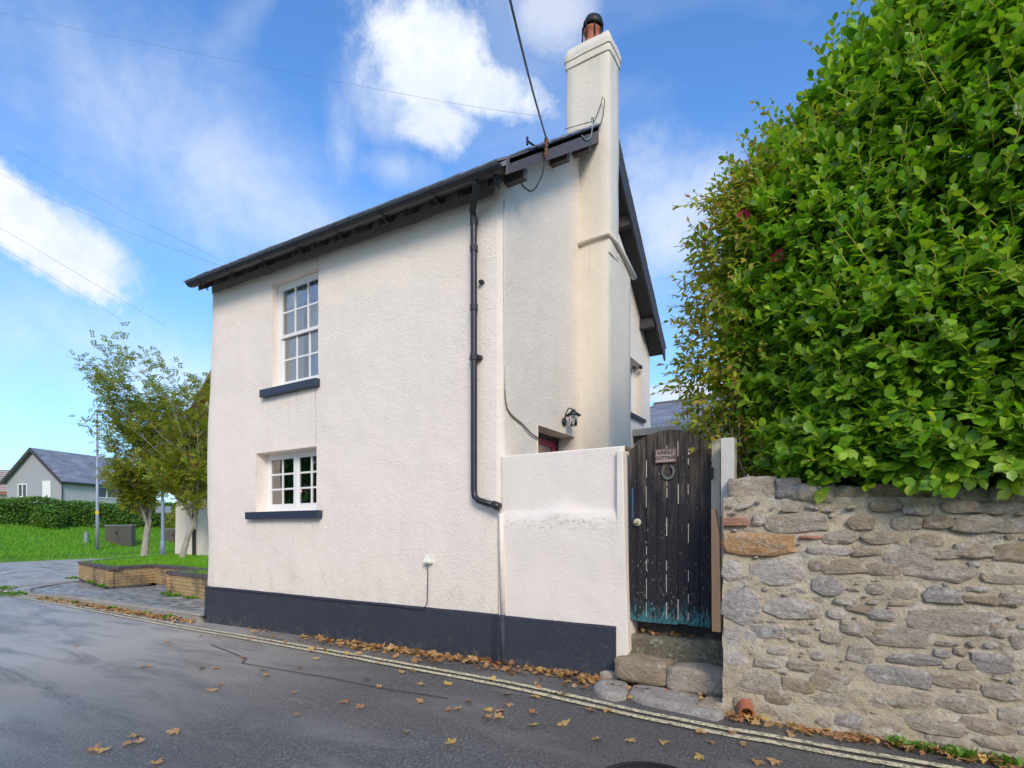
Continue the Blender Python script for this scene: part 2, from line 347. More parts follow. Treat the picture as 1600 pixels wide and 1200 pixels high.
# wood
def wood(name, c0, c1, ax=2, sc=1):
    m, t, b = mat(name); s = [14, 14, 14]; s[ax] = .9
    v = coords(t, world=True, scale=s); g = noi(t, v, 2*sc, 7, .65, .4)
    L(t, mix(t, g, c0, c1), b.inputs['Base Color']); b.inputs['Roughness'].default_value = .75; bump(t, b, g, .4, .006); return m
M['newwood'] = wood('new_pine_lath', (.85, .40, .17), (.95, .58, .32))
M['oldwood'] = wood('aged_softwood_post', (.46, .38, .28), (.64, .55, .43))
m, t, b = mat('flaking_gate_paint'); gm = N(t, 'ShaderNodeNewGeometry'); sx = N(t, 'ShaderNodeSeparateXYZ'); L(t, gm.outputs['Position'], sx.inputs[0])
oi = N(t, 'ShaderNodeObjectInfo')
v = coords(t, world=True, scale=(16, 16, 1.0)); g = noi(t, v, 2.2, 8, .68, .5)
wd = ramp(t, g, ((.33, (.022, .018, .016)), (.47, (.085, .066, .05)), (.64, (.24, .19, .15))))
zz = sx.outputs[2]
hi = ramp(t, mth(t, 'ADD', mth(t, 'MULTIPLY', mth(t, 'SUBTRACT', zz, 1.62), .9), mth(t, 'MULTIPLY', mth(t, 'SUBTRACT', noi(t, coords(t, world=True, scale=(9, 9, 1.2)), 2.2, 5), .5), 2.2)), ((.0, 0), (.55, .85)))
navy = mix(t, noi(t, v, 1.2, 4), (.016, .018, .026), (.045, .042, .050))
c = mix(t, hi, navy, wd)
c = mix(t, ramp(t, mth(t, 'ADD', g, mth(t, 'MULTIPLY', oi.outputs['Random'], .12)), ((.66, 0), (.74, .7))), c, (.02, .03, .06))
tq = ramp(t, mth(t, 'ADD', mth(t, 'MULTIPLY', mth(t, 'SUBTRACT', .74, zz), 3.6), mth(t, 'MULTIPLY', mth(t, 'SUBTRACT', noi(t, coords(t, world=True, scale=(10, 10, 2.5)), 5, 5, .7), .5), 3)), ((.1, 0), (.45, 1)))
c = mix(t, tq, c, (.055, .21, .24))
fl = noi(t, coords(t, world=True, scale=(1.8, 1.8, .5)), 52, 6, .62, .3)
fz = mth(t, 'MULTIPLY', mth(t, 'SUBTRACT', 1.9, zz), .035)
c = mix(t, ramp(t, mth(t, 'ADD', fl, fz), ((.66, 0), (.70, .75))), c, (.62, .60, .54))
L(t, mix(t, 1.0, c, (.78, .74, .70), 'MULTIPLY'), b.inputs['Base Color']); b.inputs['Roughness'].default_value = .8; b.inputs['Specular IOR Level'].default_value = .25; bump(t, b, g, .6, .01); M['gate'] = m
# glass
m = bpy.data.materials.new('window_glass'); m.use_nodes = True; t = m.node_tree; t.nodes.clear()
tr = N(t, 'ShaderNodeBsdfTransparent'); gl = N(t, 'ShaderNodeBsdfGlossy'); gl.inputs['Roughness'].default_value = .01
fr = N(t, 'ShaderNodeFresnel'); fr.inputs[0].default_value = 1.9; mx = N(t, 'ShaderNodeMixShader'); out = N(t, 'ShaderNodeOutputMaterial')
vv = noi(t, coords(t, world=True), 2.5, 2); bp = N(t, 'ShaderNodeBump'); bp.inputs['Strength'].default_value = .12; bp.inputs['Distance'].default_value = .05; L(t, vv, bp.inputs['Height']); L(t, bp.outputs[0], gl.inputs['Normal'])
L(t, mth(t, 'MULTIPLY', fr.outputs[0], 2.7, clamp=True), mx.inputs[0]); L(t, tr.outputs[0], mx.inputs[1]); L(t, gl.outputs[0], mx.inputs[2]); L(t, mx.outputs[0], out.inputs[0]); M['glass'] = m
# foliage
def leafmat(name, cols, rough=.38, trans=.35, vein=False, mus=(.7, 1)):
    m, t, b = mat(name); oi = N(t, 'ShaderNodeObjectInfo'); g = N(t, 'ShaderNodeNewGeometry')
    r = mth(t, 'FRACT', mth(t, 'ADD', oi.outputs['Random'], g.outputs['Random Per Island']))
    n = len(cols); c = ramp(t, r, [(i/(n-1), cols[i]) for i in range(n)])
    c = mix(t, mth(t, 'MULTIPLY', ramp(t, noi(t, coords(t, world=True), 1.3, 3), ((.35, 0), (.7, 1))), .35), c, [x*.8 for x in cols[0]])
    L(t, c, b.inputs['Base Color']); b.inputs['Roughness'].default_value = rough
    b.inputs['Specular IOR Level'].default_value = .45
    ts = N(t, 'ShaderNodeBsdfTranslucent'); L(t, mix(t, 1.0, c, (1.25, 1.35, .55), 'MULTIPLY'), ts.inputs[0])
    ms = N(t, 'ShaderNodeMixShader'); ms.inputs[0].default_value = trans; o = t.nodes['Material Output']
    L(t, b.outputs[0], ms.inputs[1]); L(t, ts.outputs[0], ms.inputs[2]); L(t, ms.outputs[0], o.inputs[0]); return m
M['leaf'] = leafmat('glossy_green_leaf', [(.12, .27, .018), (.20, .41, .022), (.29, .51, .035), (.46, .62, .08), (.16, .34, .04), (.26, .47, .03), (.42, .52, .035), (.14, .30, .05)], .36, .42)
M['leaf_in'] = leafmat('shaded_inner_leaf', [(.16, .32, .014), (.22, .40, .02), (.30, .46, .02)], .5, .35)
M['leaf_cam'] = leafmat('thin_autumn_leaf', [(.16, .28, .02), (.26, .38, .03), (.44, .48, .03), (.62, .54, .06), (.34, .42, .04), (.62, .30, .10), (.50, .50, .05)], .45, .45)
M['stem_y'] = plain('yellow_green_stem', (.42, .36, .05), .6)
M['twig'] = plain('brown_twig', (.13, .09, .06), .8, var=.3)
M['petal'] = plain('crimson_petal', (.45, .012, .05), .5, var=.3)
M['leaf_tree'] = leafmat('rowan_leaf', [(.14, .24, .02), (.22, .34, .03), (.32, .42, .03), (.48, .42, .05), (.24, .34, .03), (.56, .27, .09), (.28, .34, .05)], .5, .45)
M['bark'] = plain('grey_bark', (.36, .33, .28), .85, var=.4, nsc=9, bst=.6)
M['hedge'] = leafmat('hedge_leaf', [(.06, .14, .015), (.10, .22, .02), (.16, .30, .02)], .5, .2)
M['fallen'] = leafmat('fallen_maple_leaf', [(.46, .21, .08), (.52, .29, .13), (.34, .15, .07), (.58, .34, .14), (.60, .40, .10), (.50, .30, .17)], .65, .15)
M['weed'] = leafmat('weed_leaf', [(.09, .22, .02), (.14, .3, .03), (.2, .36, .04)], .5, .3)
m, t, b = mat('lawn_soil_green'); v = coords(t, world=True)
c = mix(t, noi(t, v, 1.2, 5, .65), (.12, .28, .012), (.19, .42, .02)); c = mix(t, ramp(t, noi(t, v, 14, 6, .7), ((.35, .55), (.6, 0))), c, (.045, .13, .010))
c = mix(t, ramp(t, noi(t, v, .35, 5, .6), ((.60, 0), (.74, .5))), c, (.26, .24, .06))
L(t, c, b.inputs['Base Color']); b.inputs['Roughness'].default_value = .9; bump(t, b, noi(t, v, 9, 6, .7), 1, .12); M['lawn'] = m
M['blade'] = leafmat('grass_blade', [(.14, .33, .015), (.20, .46, .02), (.28, .52, .03)], .6, .35)
M['soil'] = plain('dark_soil', (.05, .04, .03), .95, var=.4, bst=.5)
M['land'] = plain('distant_field', (.07, .13, .03), .95, var=.3, nsc=.05)

# ------------------------------------------------------------------ ground, road, pavement, lawn
def sheet(name, xs, ys, zf, mt, cut=None):
    b = MB(); nx, ny = len(xs), len(ys)
    vs = [(x, y, zf(x, y)) for y in ys for x in xs]
    fs = [(j*nx+i, j*nx+i+1, (j+1)*nx+i+1, (j+1)*nx+i) for j in range(ny-1) for i in range(nx-1)]
    b.add(vs, fs); return tag(b.build(name, mt, smooth=True), kind='structure')
def sm(a, b, x):
    t = min(1, max(0, (x-a)/(b-a))); return t*t*(3-2*t)
sheet('ground', [-900, -300, -100, -40, -6, 0, 20, 100, 900], [-900, -200, -40, 0, 60, 300, 900], lambda x, y: -.16 if abs(x) < 200 and abs(y) < 200 else -.5, M['land'])
def roadz(x, y): return gz(x)+.01*noise.noise(Vector((x*.5, y*.5, 3)))+.004*noise.noise(Vector((x*3, y*3, 1)))
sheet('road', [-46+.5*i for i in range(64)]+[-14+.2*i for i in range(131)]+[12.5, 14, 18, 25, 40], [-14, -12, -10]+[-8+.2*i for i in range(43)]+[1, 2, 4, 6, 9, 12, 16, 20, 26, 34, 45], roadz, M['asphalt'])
def strip(b, pts, w, up=.012):
    n = len(pts); vs = []
    for i, p in enumerate(pts):
        t = (pts[min(i+1, n-1)]-pts[max(i-1, 0)]); t.z = 0; t.normalize(); q = Vector((-t.y, t.x, 0))*w/2
        for s in (-1, 1):
            u = p+q*s; vs.append((u.x, u.y, roadz(u.x, u.y)+up))
    b.add(vs, [(2*i, 2*i+2, 2*i+3, 2*i+1) for i in range(n-1)])
def dense(pts, st=.12):
    # Catmull-Rom through points
    P = [pts[0]*2-pts[1]]+pts+[pts[-1]*2-pts[-2]]; out = []
    for i in range(1, len(P)-2):
        n = max(1, int((P[i+1]-P[i]).length/st))
        for k in range(n):
            u = k/n; out.append(.5*((2*P[i])+(P[i+1]-P[i-1])*u+(2*P[i-1]-5*P[i]+4*P[i+1]-P[i+2])*u*u+(-P[i-1]+3*P[i]-3*P[i+1]+P[i+2])*u**3))
    return out+[pts[-1]]
yl = [onG(*p) for p in ((1300, 1169), (1037, 1121), (810, 1071), (600, 1032), (322, 984), (120, 947), (60, 936), (20, 928))]
yl = [Vector((6.5, -.95, 0)), Vector((4.6, -.83, 0))]+yl
yl += [Vector((-14.9, .05, 0)), Vector((-16.1, 1.1, 0)), Vector((-16.8, 3.0, 0)), Vector((-17.1, 6, 0))]
for p in yl: p.z = 0
dl = dense(yl)
yb = MB(); strip(yb, dl, .066)
dl2 = []
for i, p in enumerate(dl):
    t_ = (dl[min(i+1, len(dl)-1)]-dl[max(i-1, 0)]).normalized(); dl2.append(p+Vector((-t_.y, t_.x, 0))*.125)
strip(yb, dl2, .066)
tag(yb.build('yellow_line_marking', M['yline']), kind='structure')
wb = MB()
for (a, b_) in (((-6, 899), (22, 894)), ((38, 893.5), (69, 891.5)), ((83, 891), (116, 888.5)), ((128, 887.5), (165, 885))):
    strip(wb, dense([onG(*a), onG(*b_)], .25), .20, .018)
tag(wb.build('white_lane_marking', M['wline']), kind='structure')
# tarmac seam: a thin sealed crack
cb = MB(); sp_ = [onG(*p) for p in ((330, 1008), (385, 1030), (378, 1036), (440, 1047), (520, 1060), (600, 1076), (700, 1092))]
strip(cb, dense(sp_, .1), .016, .008); tag(cb.build('road_seam', M['black']), kind='structure')
# pavement outline (kerb line) around the corner
kerb = [Vector((-5.80, -.09, 0)), Vector((-7.2, -.10, 0)), Vector((-8.6, -.12, 0)), Vector((-10.2, -.16, 0)), Vector((-11.8, -.22, 0)), Vector((-13.0, -.16, 0)), Vector((-14.1, .12, 0)), Vector((-15.0, .8, 0)), Vector((-15.75, 1.9, 0)), Vector((-16.2, 3.4, 0)), Vector((-16.4, 5.5, 0)), Vector((-16.5, 8, 0))]
kd = dense(kerb, .3)
def kz(p): return .055 if p.x > -11.3 else .055-.085*sm(-11.3, -12.6, p.x)
pv = thing('pavement', None, None, (-9, 1, 0)); tag(pv, kind='structure')
b = MB(); n = len(kd); vs = []
for p in kd: vs += [(p.x, p.y+.02, kz(p)-.02), (p.x if p.x > -8 else min(-8, p.x+6) , 8, .035)]
b.add(vs, [(2*i, 2*i+1, 2*i+3, 2*i+2) for i in range(n-1)]); b.add([(-5.7, -.1, .035), (-5.7, 8, .035), (-8, 8, .035), (-8, -.1, .035)], [(0, 1, 2, 3)])
b.build('paving_bed', M['soil'], pv)
def inside_pave(x, y):
    if y > 6.5 or x > -5.82: return False
    # kerb polyline test
    best = 1e9; side = 0
    for i in range(len(kd)-1):
        a, c_ = kd[i], kd[i+1]; d = c_-a; q = Vector((x, y, 0))-a; tt = max(0, min(1, q.dot(d)/d.dot(d))); dist = (q-d*tt).length
        if dist < best: best = dist; side = d.x*q.y-d.y*q.x
    return side < 0 and best > .19
pm = MB().box(-.092, .092, -.0425, .0425, -.05, 0).build('paver', M['paver'])
pmm = pm.data; bpy.data.objects.remove(pm)
cand = []
for j in range(62):
    for i in range(56):
        x = -5.95-i*.2-(j % 2)*.1; y = -.0+j*.1
        if inside_pave(x, y):
            if (-12.3 < x < -7 and y > 2.3) or (-9.6 < x and y > 1.15) or (x < -12.3 and y > 1.9): continue
            cand.append((x, y))
cand.sort(key=lambda p: (p[0]-CAM[0])**2+(p[1]-CAM[1])**2)
jb = MB()
for k, (x, y) in enumerate(cand):
    z = kz(Vector((x, y, 0)))-.004+random.uniform(-.003, .003); ry = random.uniform(-.012, .012)
    if k < 300: inst(pmm, 'paver', pv, (x+9, y-1, z), (random.uniform(-.02, .02), ry, random.uniform(-.02, .02)))
    else: jb.box(-.092, .092, -.0425, .0425, -.04, 0, Matrix.Translation((x, y, z)) @ Matrix.Rotation(ry, 4, 'Y'))
tag(jb.build('pavers_far', M['paver'], pv), kind='stuff')
# kerb stones
i = 0; seg = .85; acc = 0; ks = dense(kerb, .05); st = 0
while st < len(ks)-1:
    e = st; l = 0
    while e < len(ks)-1 and l < (seg if ks[st].x > -12 else .5): l += (ks[e+1]-ks[e]).length; e += 1
    a, c_ = ks[st], ks[e]; d = (c_-a); ln = d.length-.012; d.normalize(); q = Vector((-d.y, d.x, 0)) * -1; z1 = kz(a)+.006; z2 = kz(c_)+.006
    p1, p2 = a+d*.006, a+d*(.006+ln); b = MB()
    top = .012
    vs = [(*(p1)[:2], -.2), (*(p2)[:2], -.2), (*(p2)[:2], z2-.02), (*(p1)[:2], z1-.02), (*(p1+q*.02)[:2], z1), (*(p2+q*.02)[:2], z2), (*(p2+q*.135)[:2], z2), (*(p1+q*.135)[:2], z1), (*(p2+q*.135)[:2], -.2), (*(p1+q*.135)[:2], -.2)]
    b.add(vs, [(0, 1, 2, 3), (3, 2, 5, 4), (4, 5, 6, 7), (7, 6, 8, 9), (1, 8, 6, 5, 2), (0, 3, 4, 7, 9)])
    b.build('kerb_stone', M['kerb'], pv); st = e
# manhole
mp_ = onG(1016, 1226); mh = thing('manhole_cover', 'round dark iron manhole cover set in the asphalt in the foreground', 'manhole cover', (mp_.x, mp_.y, roadz(mp_.x, mp_.y)))
MB().lathe([(.0, .006), (.25, .006), (.25, .0)], 40, at=mh.location).build('cover_plate', M['iron'], mh)
MB().lathe([(.255, -.01), (.255, .009), (.30, .009), (.30, -.01)], 40, at=mh.location).build('rim', M['iron'], mh)
b = MB()
for i in range(-4, 5):
    for j in range(-4, 5):
        if i*i+j*j < 19: b.box(mh.location.x+i*.05-.014, mh.location.x+i*.05+.014, mh.location.y+j*.05-.014, mh.location.y+j*.05+.014, mh.location.z+.006, mh.location.z+.012)
tag(b.build('tread_studs', M['iron'], mh), kind='stuff')
# rising lawn across the side road
def lawnz(x, y):
    e = -30.4-.55*(y-5)*.0-.55*max(0, min(8, y-3.5))*.45
    d = e-x
    return -.13+.19*sm(0, .3, d)+2.0*sm(-1.5, 13, d)*1.02+.02*max(0, d-10)+.05*noise.noise(Vector((x*.4, y*.4, 0)))
sheet('lawn', [-80, -70, -60, -52, -48]+[-46+.4*i for i in range(42)], [-40, -25, -12]+[-6+.6*i for i in range(56)]+[32, 40, 60], lawnz, M['lawn'])

# ------------------------------------------------------------------ the cottage
HS = thing('cottage', 'old two-storey cottage with cream roughcast walls, dark plinth and tall rendered chimney', 'house', (-2.8, 2.5, 0))
def nz(*a): return noise.noise(Vector(a))
def leftx(z): return -5.78+.13*sm(2.7, 4.6, z)+.02*nz(z*1.3, 4, 1)
def fy(x, z):  # uneven old front wall
    return .022*nz(x*.6, z*.6, 5)+.007*nz(x*2.6, z*2.6, 9)+.010*sm(.9, .55, z)*0
UW = (-4.036, -2.997, 3.52, 5.07); LW = (-4.43, -3.05, 1.714, 2.595)
def refine(ks_, st):
    out = []
    for a, c_ in zip(ks_[:-1], ks_[1:]):
        n = max(1, round((c_-a)/st)); out += [a+(c_-a)*i/n for i in range(n)]
    return out+[ks_[-1]]
xs = refine([-5.78, UW[0]-.4, LW[0], UW[0], LW[1], UW[1], -2, -.07], .12)+[-.045, -.025, -.01, 0]
xs = sorted(set(round(a, 4) for a in xs))
zs = refine([-.25, .525, LW[2], LW[3], UW[2], UW[3], 5.5], .12)
def skin(xs, zs, holes, fun):
    b = MB(); nx = len(xs)
    vs = [fun(x, z) for z in zs for x in xs]; fs = []
    for j in range(len(zs)-1):
        for i in range(nx-1):
            cx, cz = (xs[i]+xs[i+1])/2, (zs[j]+zs[j+1])/2
            if any(h[0] < cx < h[1] and h[2] < cz < h[3] for h in holes): continue
            fs.append((j*nx+i, j*nx+i+1, (j+1)*nx+i+1, (j+1)*nx+i))
    b.add(vs, fs); return b
def ffront(x, z):
    X = x
    if x < -4.6: X = -4.6+(x+4.6)*(-4.6-leftx(z))/(-4.6+5.78)
    y = fy(X, z)
    if x > -.07: u = (x+.07)/.07; y = y*(1-u)+.07*(1-math.sqrt(max(0, 1-u*u)))
    if x < -5.70: y += .03*((-5.70-x)/.08)**2
    return (X, y, z)
b = skin(xs, zs, [UW, LW], ffront)
fw = b.build('front_wall', M['render'], HS, smooth=True)
# reveals (the thickness of the wall in each opening)
def reveal(b, h, d, splay=0.0, jit=.006):
    x0, x1, z0, z1 = h; n = 10
    def e(x, z, dd):
        if dd == 0: return Vector((x, fy(x, z), z))
        return Vector((x, dd, z))
    for (a, c_) in (((x0, z0), (x0, z1)), ((x0, z1), (x1, z1)), ((x1, z1), (x1, z0)), ((x1, z0), (x0, z0))):
        vs = []
        for i in range(n+1):
            u = i/n; x = a[0]+(c_[0]-a[0])*u; z = a[1]+(c_[1]-a[1])*u
            vs += [e(x, z, 0), Vector((x, d, z))]
        b.add(vs, [(2*i, 2*i+1, 2*i+3, 2*i+2) for i in range(n)])
for h_, d_ in ((UW, .22), (LW, .36)):
    b = MB(); reveal(b, h_, d_); b.build('window_reveal', M['render'], HS, smooth=False)
# gable wall
GD = (.81, 1.83, .0, 2.71); GW = (3.85, 4.63, 3.42, 4.39)
RID = (2.515, 7.33); EAF = (-.33, 5.16); EAB = (5.08, 4.74)
def rz(y): return EAF[1]+.762*(y-EAF[0]) if y < RID[0] else RID[1]-1.017*(y-RID[0])
ys = [0, .01, .025, .045]+refine([.07, GD[0], GD[1], RID[0], GW[0], GW[1], 5.05], .14)
ys[:0] = []
zs2 = refine([-.2, GD[3], GW[2], GW[3], 4.7], .14)
def fgab(y, z):
    x = .015*nz(y*.7, z*.7, 7)+.006*nz(y*2.4, z*2.4, 2)
    if y < .07: u = 1-y/.07; x = x*(1-u)-.07*(1-math.sqrt(max(0, 1-u*u)))
    if y > 4.6: y += .10*sm(3.75, 3.2, z)*(y-4.6)/.45
    return (x, y, z)
b = skin(ys, zs2, [GD, GW], fgab)
# upper triangle rows
ny = len(ys); K = 10; vs = []
for j in range(K+1):
    for y in ys:
        top = rz(y)-.03; z = 4.7+(top-4.7)*j/K; vs.append(fgab(y, max(z, 4.6)))
b.add(vs, [(j*ny+i, j*ny+i+1, (j+1)*ny+i+1, (j+1)*ny+i) for j in range(K) for i in range(ny-1)])
gw = b.build('gable_wall', M['gable'], HS, smooth=True)
b = MB()
def greveal(b, h, d):
    y0, y1, z0, z1 = h
    for (a, c_) in (((y0, z0), (y0, z1)), ((y0, z1), (y1, z1)), ((y1, z1), (y1, z0)), ((y1, z0), (y0, z0))):
        b.add([(.004, a[0], a[1]), (.004, c_[0], c_[1]), (-d, c_[0], c_[1]), (-d, a[0], a[1])], [(0, 1, 2, 3)])
greveal(b, GD, .45); b.build('door_reveal', M['gable'], HS); b = MB(); greveal(b, GW, .3); b.build('window_reveal', M['gable'], HS)
MB().add([(-5.72, .03, -.2), (-5.72, 5.05, -.2), (-5.66, 5.05, 5.3), (-5.62, .03, 5.4), (0, 5.15, -.2), (0, 5.05, 4.75), (-5.6, 2.5, 7.4)], [(0, 1, 2, 3), (1, 4, 5, 2), (3, 2, 6)]).build('rear_walls', M['render'], HS)
# dim rooms behind the windows
b = MB(); b.box(-5.4, -.3, .37, 3.2, 1.0, 2.75); b.box(-5.4, -.3, .37, 3.2, 3.0, 5.2)
# cut the street side of the room boxes: rebuild without front face
b2 = MB(); b2.v = b.v; b2.f = [f for k, f in enumerate(b.f) if k not in (2, 8)]; b2.m = [0]*len(b2.f); b2.build('room_interior', M['room'], HS)
MB().add([(-.29, .36, 1), (-5.4, .36, 1), (-5.4, .36, 1.7), (-.29, .36, 1.7), (-.29, .36, 2.6), (-5.4, .36, 2.6), (-5.4, .36, 3.5), (-.29, .36, 3.5)], [(0, 1, 2, 3), (4, 5, 6, 7)]).build('inner_wall_face', M['room'], HS)
# plinth
pxs = refine([-5.78, 0, 1.335], .12); b = MB(); n = len(pxs); vs = []
for x in pxs:
    X = leftx(0) if x < -5.77 else x
    y = fy(X, .3)-.016 if X < -.05 else -.062
    for z, dy in ((-.3, -.02), (.0, -.012), (.2, -.004), (.505, 0), (.522+.004*nz(x*3, 0, 0), .006), (.524+.004*nz(x*3, 0, 0), .05)): vs.append((X+(-.012 if x < -5.77 else 0), y+dy+.012*nz(x*1.5, z*2, 2), z))
b.add(vs, [(i*6+k, (i+1)*6+k, (i+1)*6+k+1, i*6+k+1) for i in range(n-1) for k in range(5)])
k0 = 0; b.add([vs[k] for k in range(5)]+[(-5.75, .1, .52), (-5.75, .1, -.3)], [(0, 1, 2, 3, 4, 5, 6)])
b.add([(x_, y_, z_) for x_, y_, z_ in vs[-6:-1]]+[(1.335, .1, .52), (1.335, .1, -.3)], [(0, 1, 2, 3, 4, 5, 6)])
b.build('plinth', M['plinth'], HS, smooth=False)
# chimney breast and stack
def wob(b, amp, sc=1.5, seed=0):
    b.v = [(x+amp*nz(x*sc, y*sc+seed, z*sc), y+amp*nz(x*sc+5, y*sc, z*sc+seed), z+amp*.4*nz(x*sc, y*sc+9, z*sc)) for x, y, z in b.v]
def gridbox(b, x0, x1, y0, y1, z0, z1, st=.12, tx=0, ty=0, r=.022):
    nz_ = max(1, round((z1-z0)/st)); P = []
    for (a, c_) in (((x0, y0), (x1, y0)), ((x1, y0), (x1, y1)), ((x1, y1), (x0, y1)), ((x0, y1), (x0, y0))):
        L0 = math.dist(a, c_); m_ = max(1, round(L0/st))
        for i in range(m_+1):
            u = (r+(L0-2*r)*i/m_)/L0; P.append((a[0]+(c_[0]-a[0])*u, a[1]+(c_[1]-a[1])*u))
    n = len(P); cx, cy = (x0+x1)/2, (y0+y1)/2; vs = []
    for j in range(nz_+1):
        u = j/nz_
        for (x, y) in P: vs.append((cx+(x-cx)*(1-tx*u), cy+(y-cy)*(1-ty*u), z0+(z1-z0)*u))
    fs = [(j*n+i, j*n+(i+1) % n, (j+1)*n+(i+1) % n, (j+1)*n+i) for j in range(nz_) for i in range(n)]
    fs.append(tuple(nz_*n+i for i in range(n))); fs.append(tuple(range(n))[::-1])
    b.add(vs, fs)
ch = MB(); gridbox(ch, -.25, .427, 1.98, 2.87, -.2, 5.30); wob(ch, .012)
def sharp(o, a=50):
    o.data.set_sharp_from_angle(angle=R(a)); return o
CH = sharp(ch.build('chimney_breast', M['chimney'], HS, smooth=True))
c2_ = MB(); gridbox(c2_, -.205, .438, 1.99, 2.36, 5.2, 7.93, ty=-.03); wob(c2_, .014, 2)
c3 = MB(); gridbox(c3, -.222, .452, 1.968, 2.392, 7.925, 8.02, .08)
gridbox(c3, -.232, .462, 1.955, 2.405, 8.021, 8.10, .08); gridbox(c3, -.231, .461, 1.957, 2.403, 8.099, 8.20, .08, tx=.09, ty=.14); wob(c3, .012, 4)
# sloping weathering of the shoulder
c4 = MB().prism([(-.1, 2.30, 5.25), (-.1, 2.90, 5.25), (-.1, 2.84, 5.33), (-.1, 2.35, 5.62)], (.54, 0, 0))
CS_ = sharp(c2_.build('chimney_stack', M['chimney'], HS, smooth=True)); sharp(c3.build('chimney_cap', M['chimney'], CS_, smooth=True)); c4.build('shoulder', M['chimney'], CH, bevel=.02)
b = MB(); b.tube([(-.02, 1.955, 5.40), (.2, 1.95, 5.425), (.45, 1.95, 5.43)], .026, 6); b.tube([(.45, 1.95, 5.43), (.465, 2.2, 5.40), (.465, 2.5, 5.33), (.46, 2.93, 5.20)], [.026, .032, .036, .04], 6)
b.build('drip_ledge', M['chimney'], CH, smooth=True)
pot = MB().lathe([(.125, 8.18), (.12, 8.24), (.128, 8.26), (.128, 8.28), (.115, 8.30), (.105, 8.42), (.125, 8.44), (.125, 8.47), (.08, 8.47)], 20, at=(.115, 2.17, 0)).build('chimney_pot', M['terracotta'], CS_, smooth=True)
Mt = Matrix.Rotation(R(6), 4, 'Y')
b = MB(); b.lathe([(.0, .27), (.06, .26), (.115, .22), (.145, .15), (.145, .09), (.138, .09), (.138, .14), (.1, .2), (0, .22)], 18, Mt, (.115, 2.17, 8.40))
for k in range(7):
    a = k*2*PI/7; b.tube([(.115+.135*math.cos(a), 2.17+.135*math.sin(a), 8.52), (.115+.138*math.cos(a), 2.17+.138*math.sin(a), 8.30)], .012, 5)
b.build('cowl', M['iron'], CS_, smooth=True)
b = MB(); b.tube([(.10, 1.94, 7.03), (.25, 1.93, 7.0), (.33, 1.93, 7.15), (.37, 1.93, 7.28), (.40, 1.93, 7.22), (.38, 1.93, 7.02), (.33, 1.93, 6.9)], .006, 5); b.tube([(-.2, 1.93, 7.06), (.1, 1.94, 7.03)], .005, 5)
b.build('aerial_wire', M['iron'], CS_)
# roof: two slopes, boards, gutter
def ez(x): return -.033*(x-.2)         # the old roof sags up to the left
XL, XR = -5.80, .29
b = MB()
def slab(b, y0, z0, y1, z1, t=.05):
    vs = []
    for x in (XL, XR):
        for y, z in ((y0, z0), (y1, z1)): vs += [(x, y, z+ez(x)), (x, y, z+ez(x)-t)]
    b.add(vs, [(0, 2, 6, 4), (1, 5, 7, 3), (0, 4, 5, 1), (2, 3, 7, 6), (0, 1, 3, 2), (4, 6, 7, 5)])
slab(b, EAF[0]+.04, rz(EAF[0]+.04)+.02, RID[0], RID[1]+.02); slab(b, RID[0]+.001, RID[1]+.019, EAB[0], EAB[1]+.01)
RF = b.build('roof', [M['slate']], HS)
tl = MB().box(-.118, .118, 0, .36, 0, .014).build('slate', M['slate']); tm = tl.data; bpy.data.objects.remove(tl)
rl = RF.location+HS.location
a1 = math.atan(.762); a2 = math.atan(1.017)
for row in range(2):
    for i in range(26):
        x = XL+.11+i*.24+(row % 2)*.12
        if x > XR-.1: continue
        y = EAF[0]-.02+row*.2*math.cos(a1); z = rz(y)+.035+.012*row+ez(x)
        inst(tm, 'slate', RF, (x+2.8, y-2.5, z+random.uniform(0, .006)), (a1-.03, 0, random.uniform(-.02, .02)))
for i in range(2, 12):
    y = EAF[0]+i*.2; inst(tm, 'slate', RF, (XR-.09+2.8, y-2.5, rz(y)+.045+random.uniform(0, .006)), (a1-.03, 0, random.uniform(-.02, .02)))
for i in range(15):
    y = EAB[0]-i*.17*1.05; 
    if y < RID[0]+.1: break
    inst(tm, 'slate', RF, (XR-.10+2.8, y-2.5, rz(y)+.05), (a2-.03, 0, PI+random.uniform(-.02, .02)))
# bargeboards
b = MB(); y0, y1 = -.325, 2.0
b.add([(XR-.03, y0, rz(y0)-.13), (XR-.03, y1, rz(y1)-.20), (XR-.03, y1, rz(y1)+.055), (XR-.03, y0+.02, rz(y0)+.055), (XR, y0, rz(y0)-.13), (XR, y1, rz(y1)-.20), (XR, y1, rz(y1)+.055), (XR, y0+.02, rz(y0)+.055)],
      [(0, 3, 2, 1), (4, 5, 6, 7), (0, 1, 5, 4), (3, 7, 6, 2), (1, 2, 6, 5), (0, 4, 7, 3)])
tag(b.build('bargeboard', M['barge'], HS), 'weathered grey-purple bargeboard on the street side')
b = MB(); y0, y1 = RID[0]-.1, EAB[0]
b.add([(x, y, z) for x in (XR-.03, XR) for (y, z) in ((y0, rz(RID[0])-.2), (y1, rz(y1)-.17), (y1, rz(y1)+.0), (RID[0], RID[1]))], [(0, 1, 2, 3), (7, 6, 5, 4), (0, 4, 5, 1), (1, 5, 6, 2), (2, 6, 7, 3)])
b.build('bargeboard', M['blackwood'], HS)
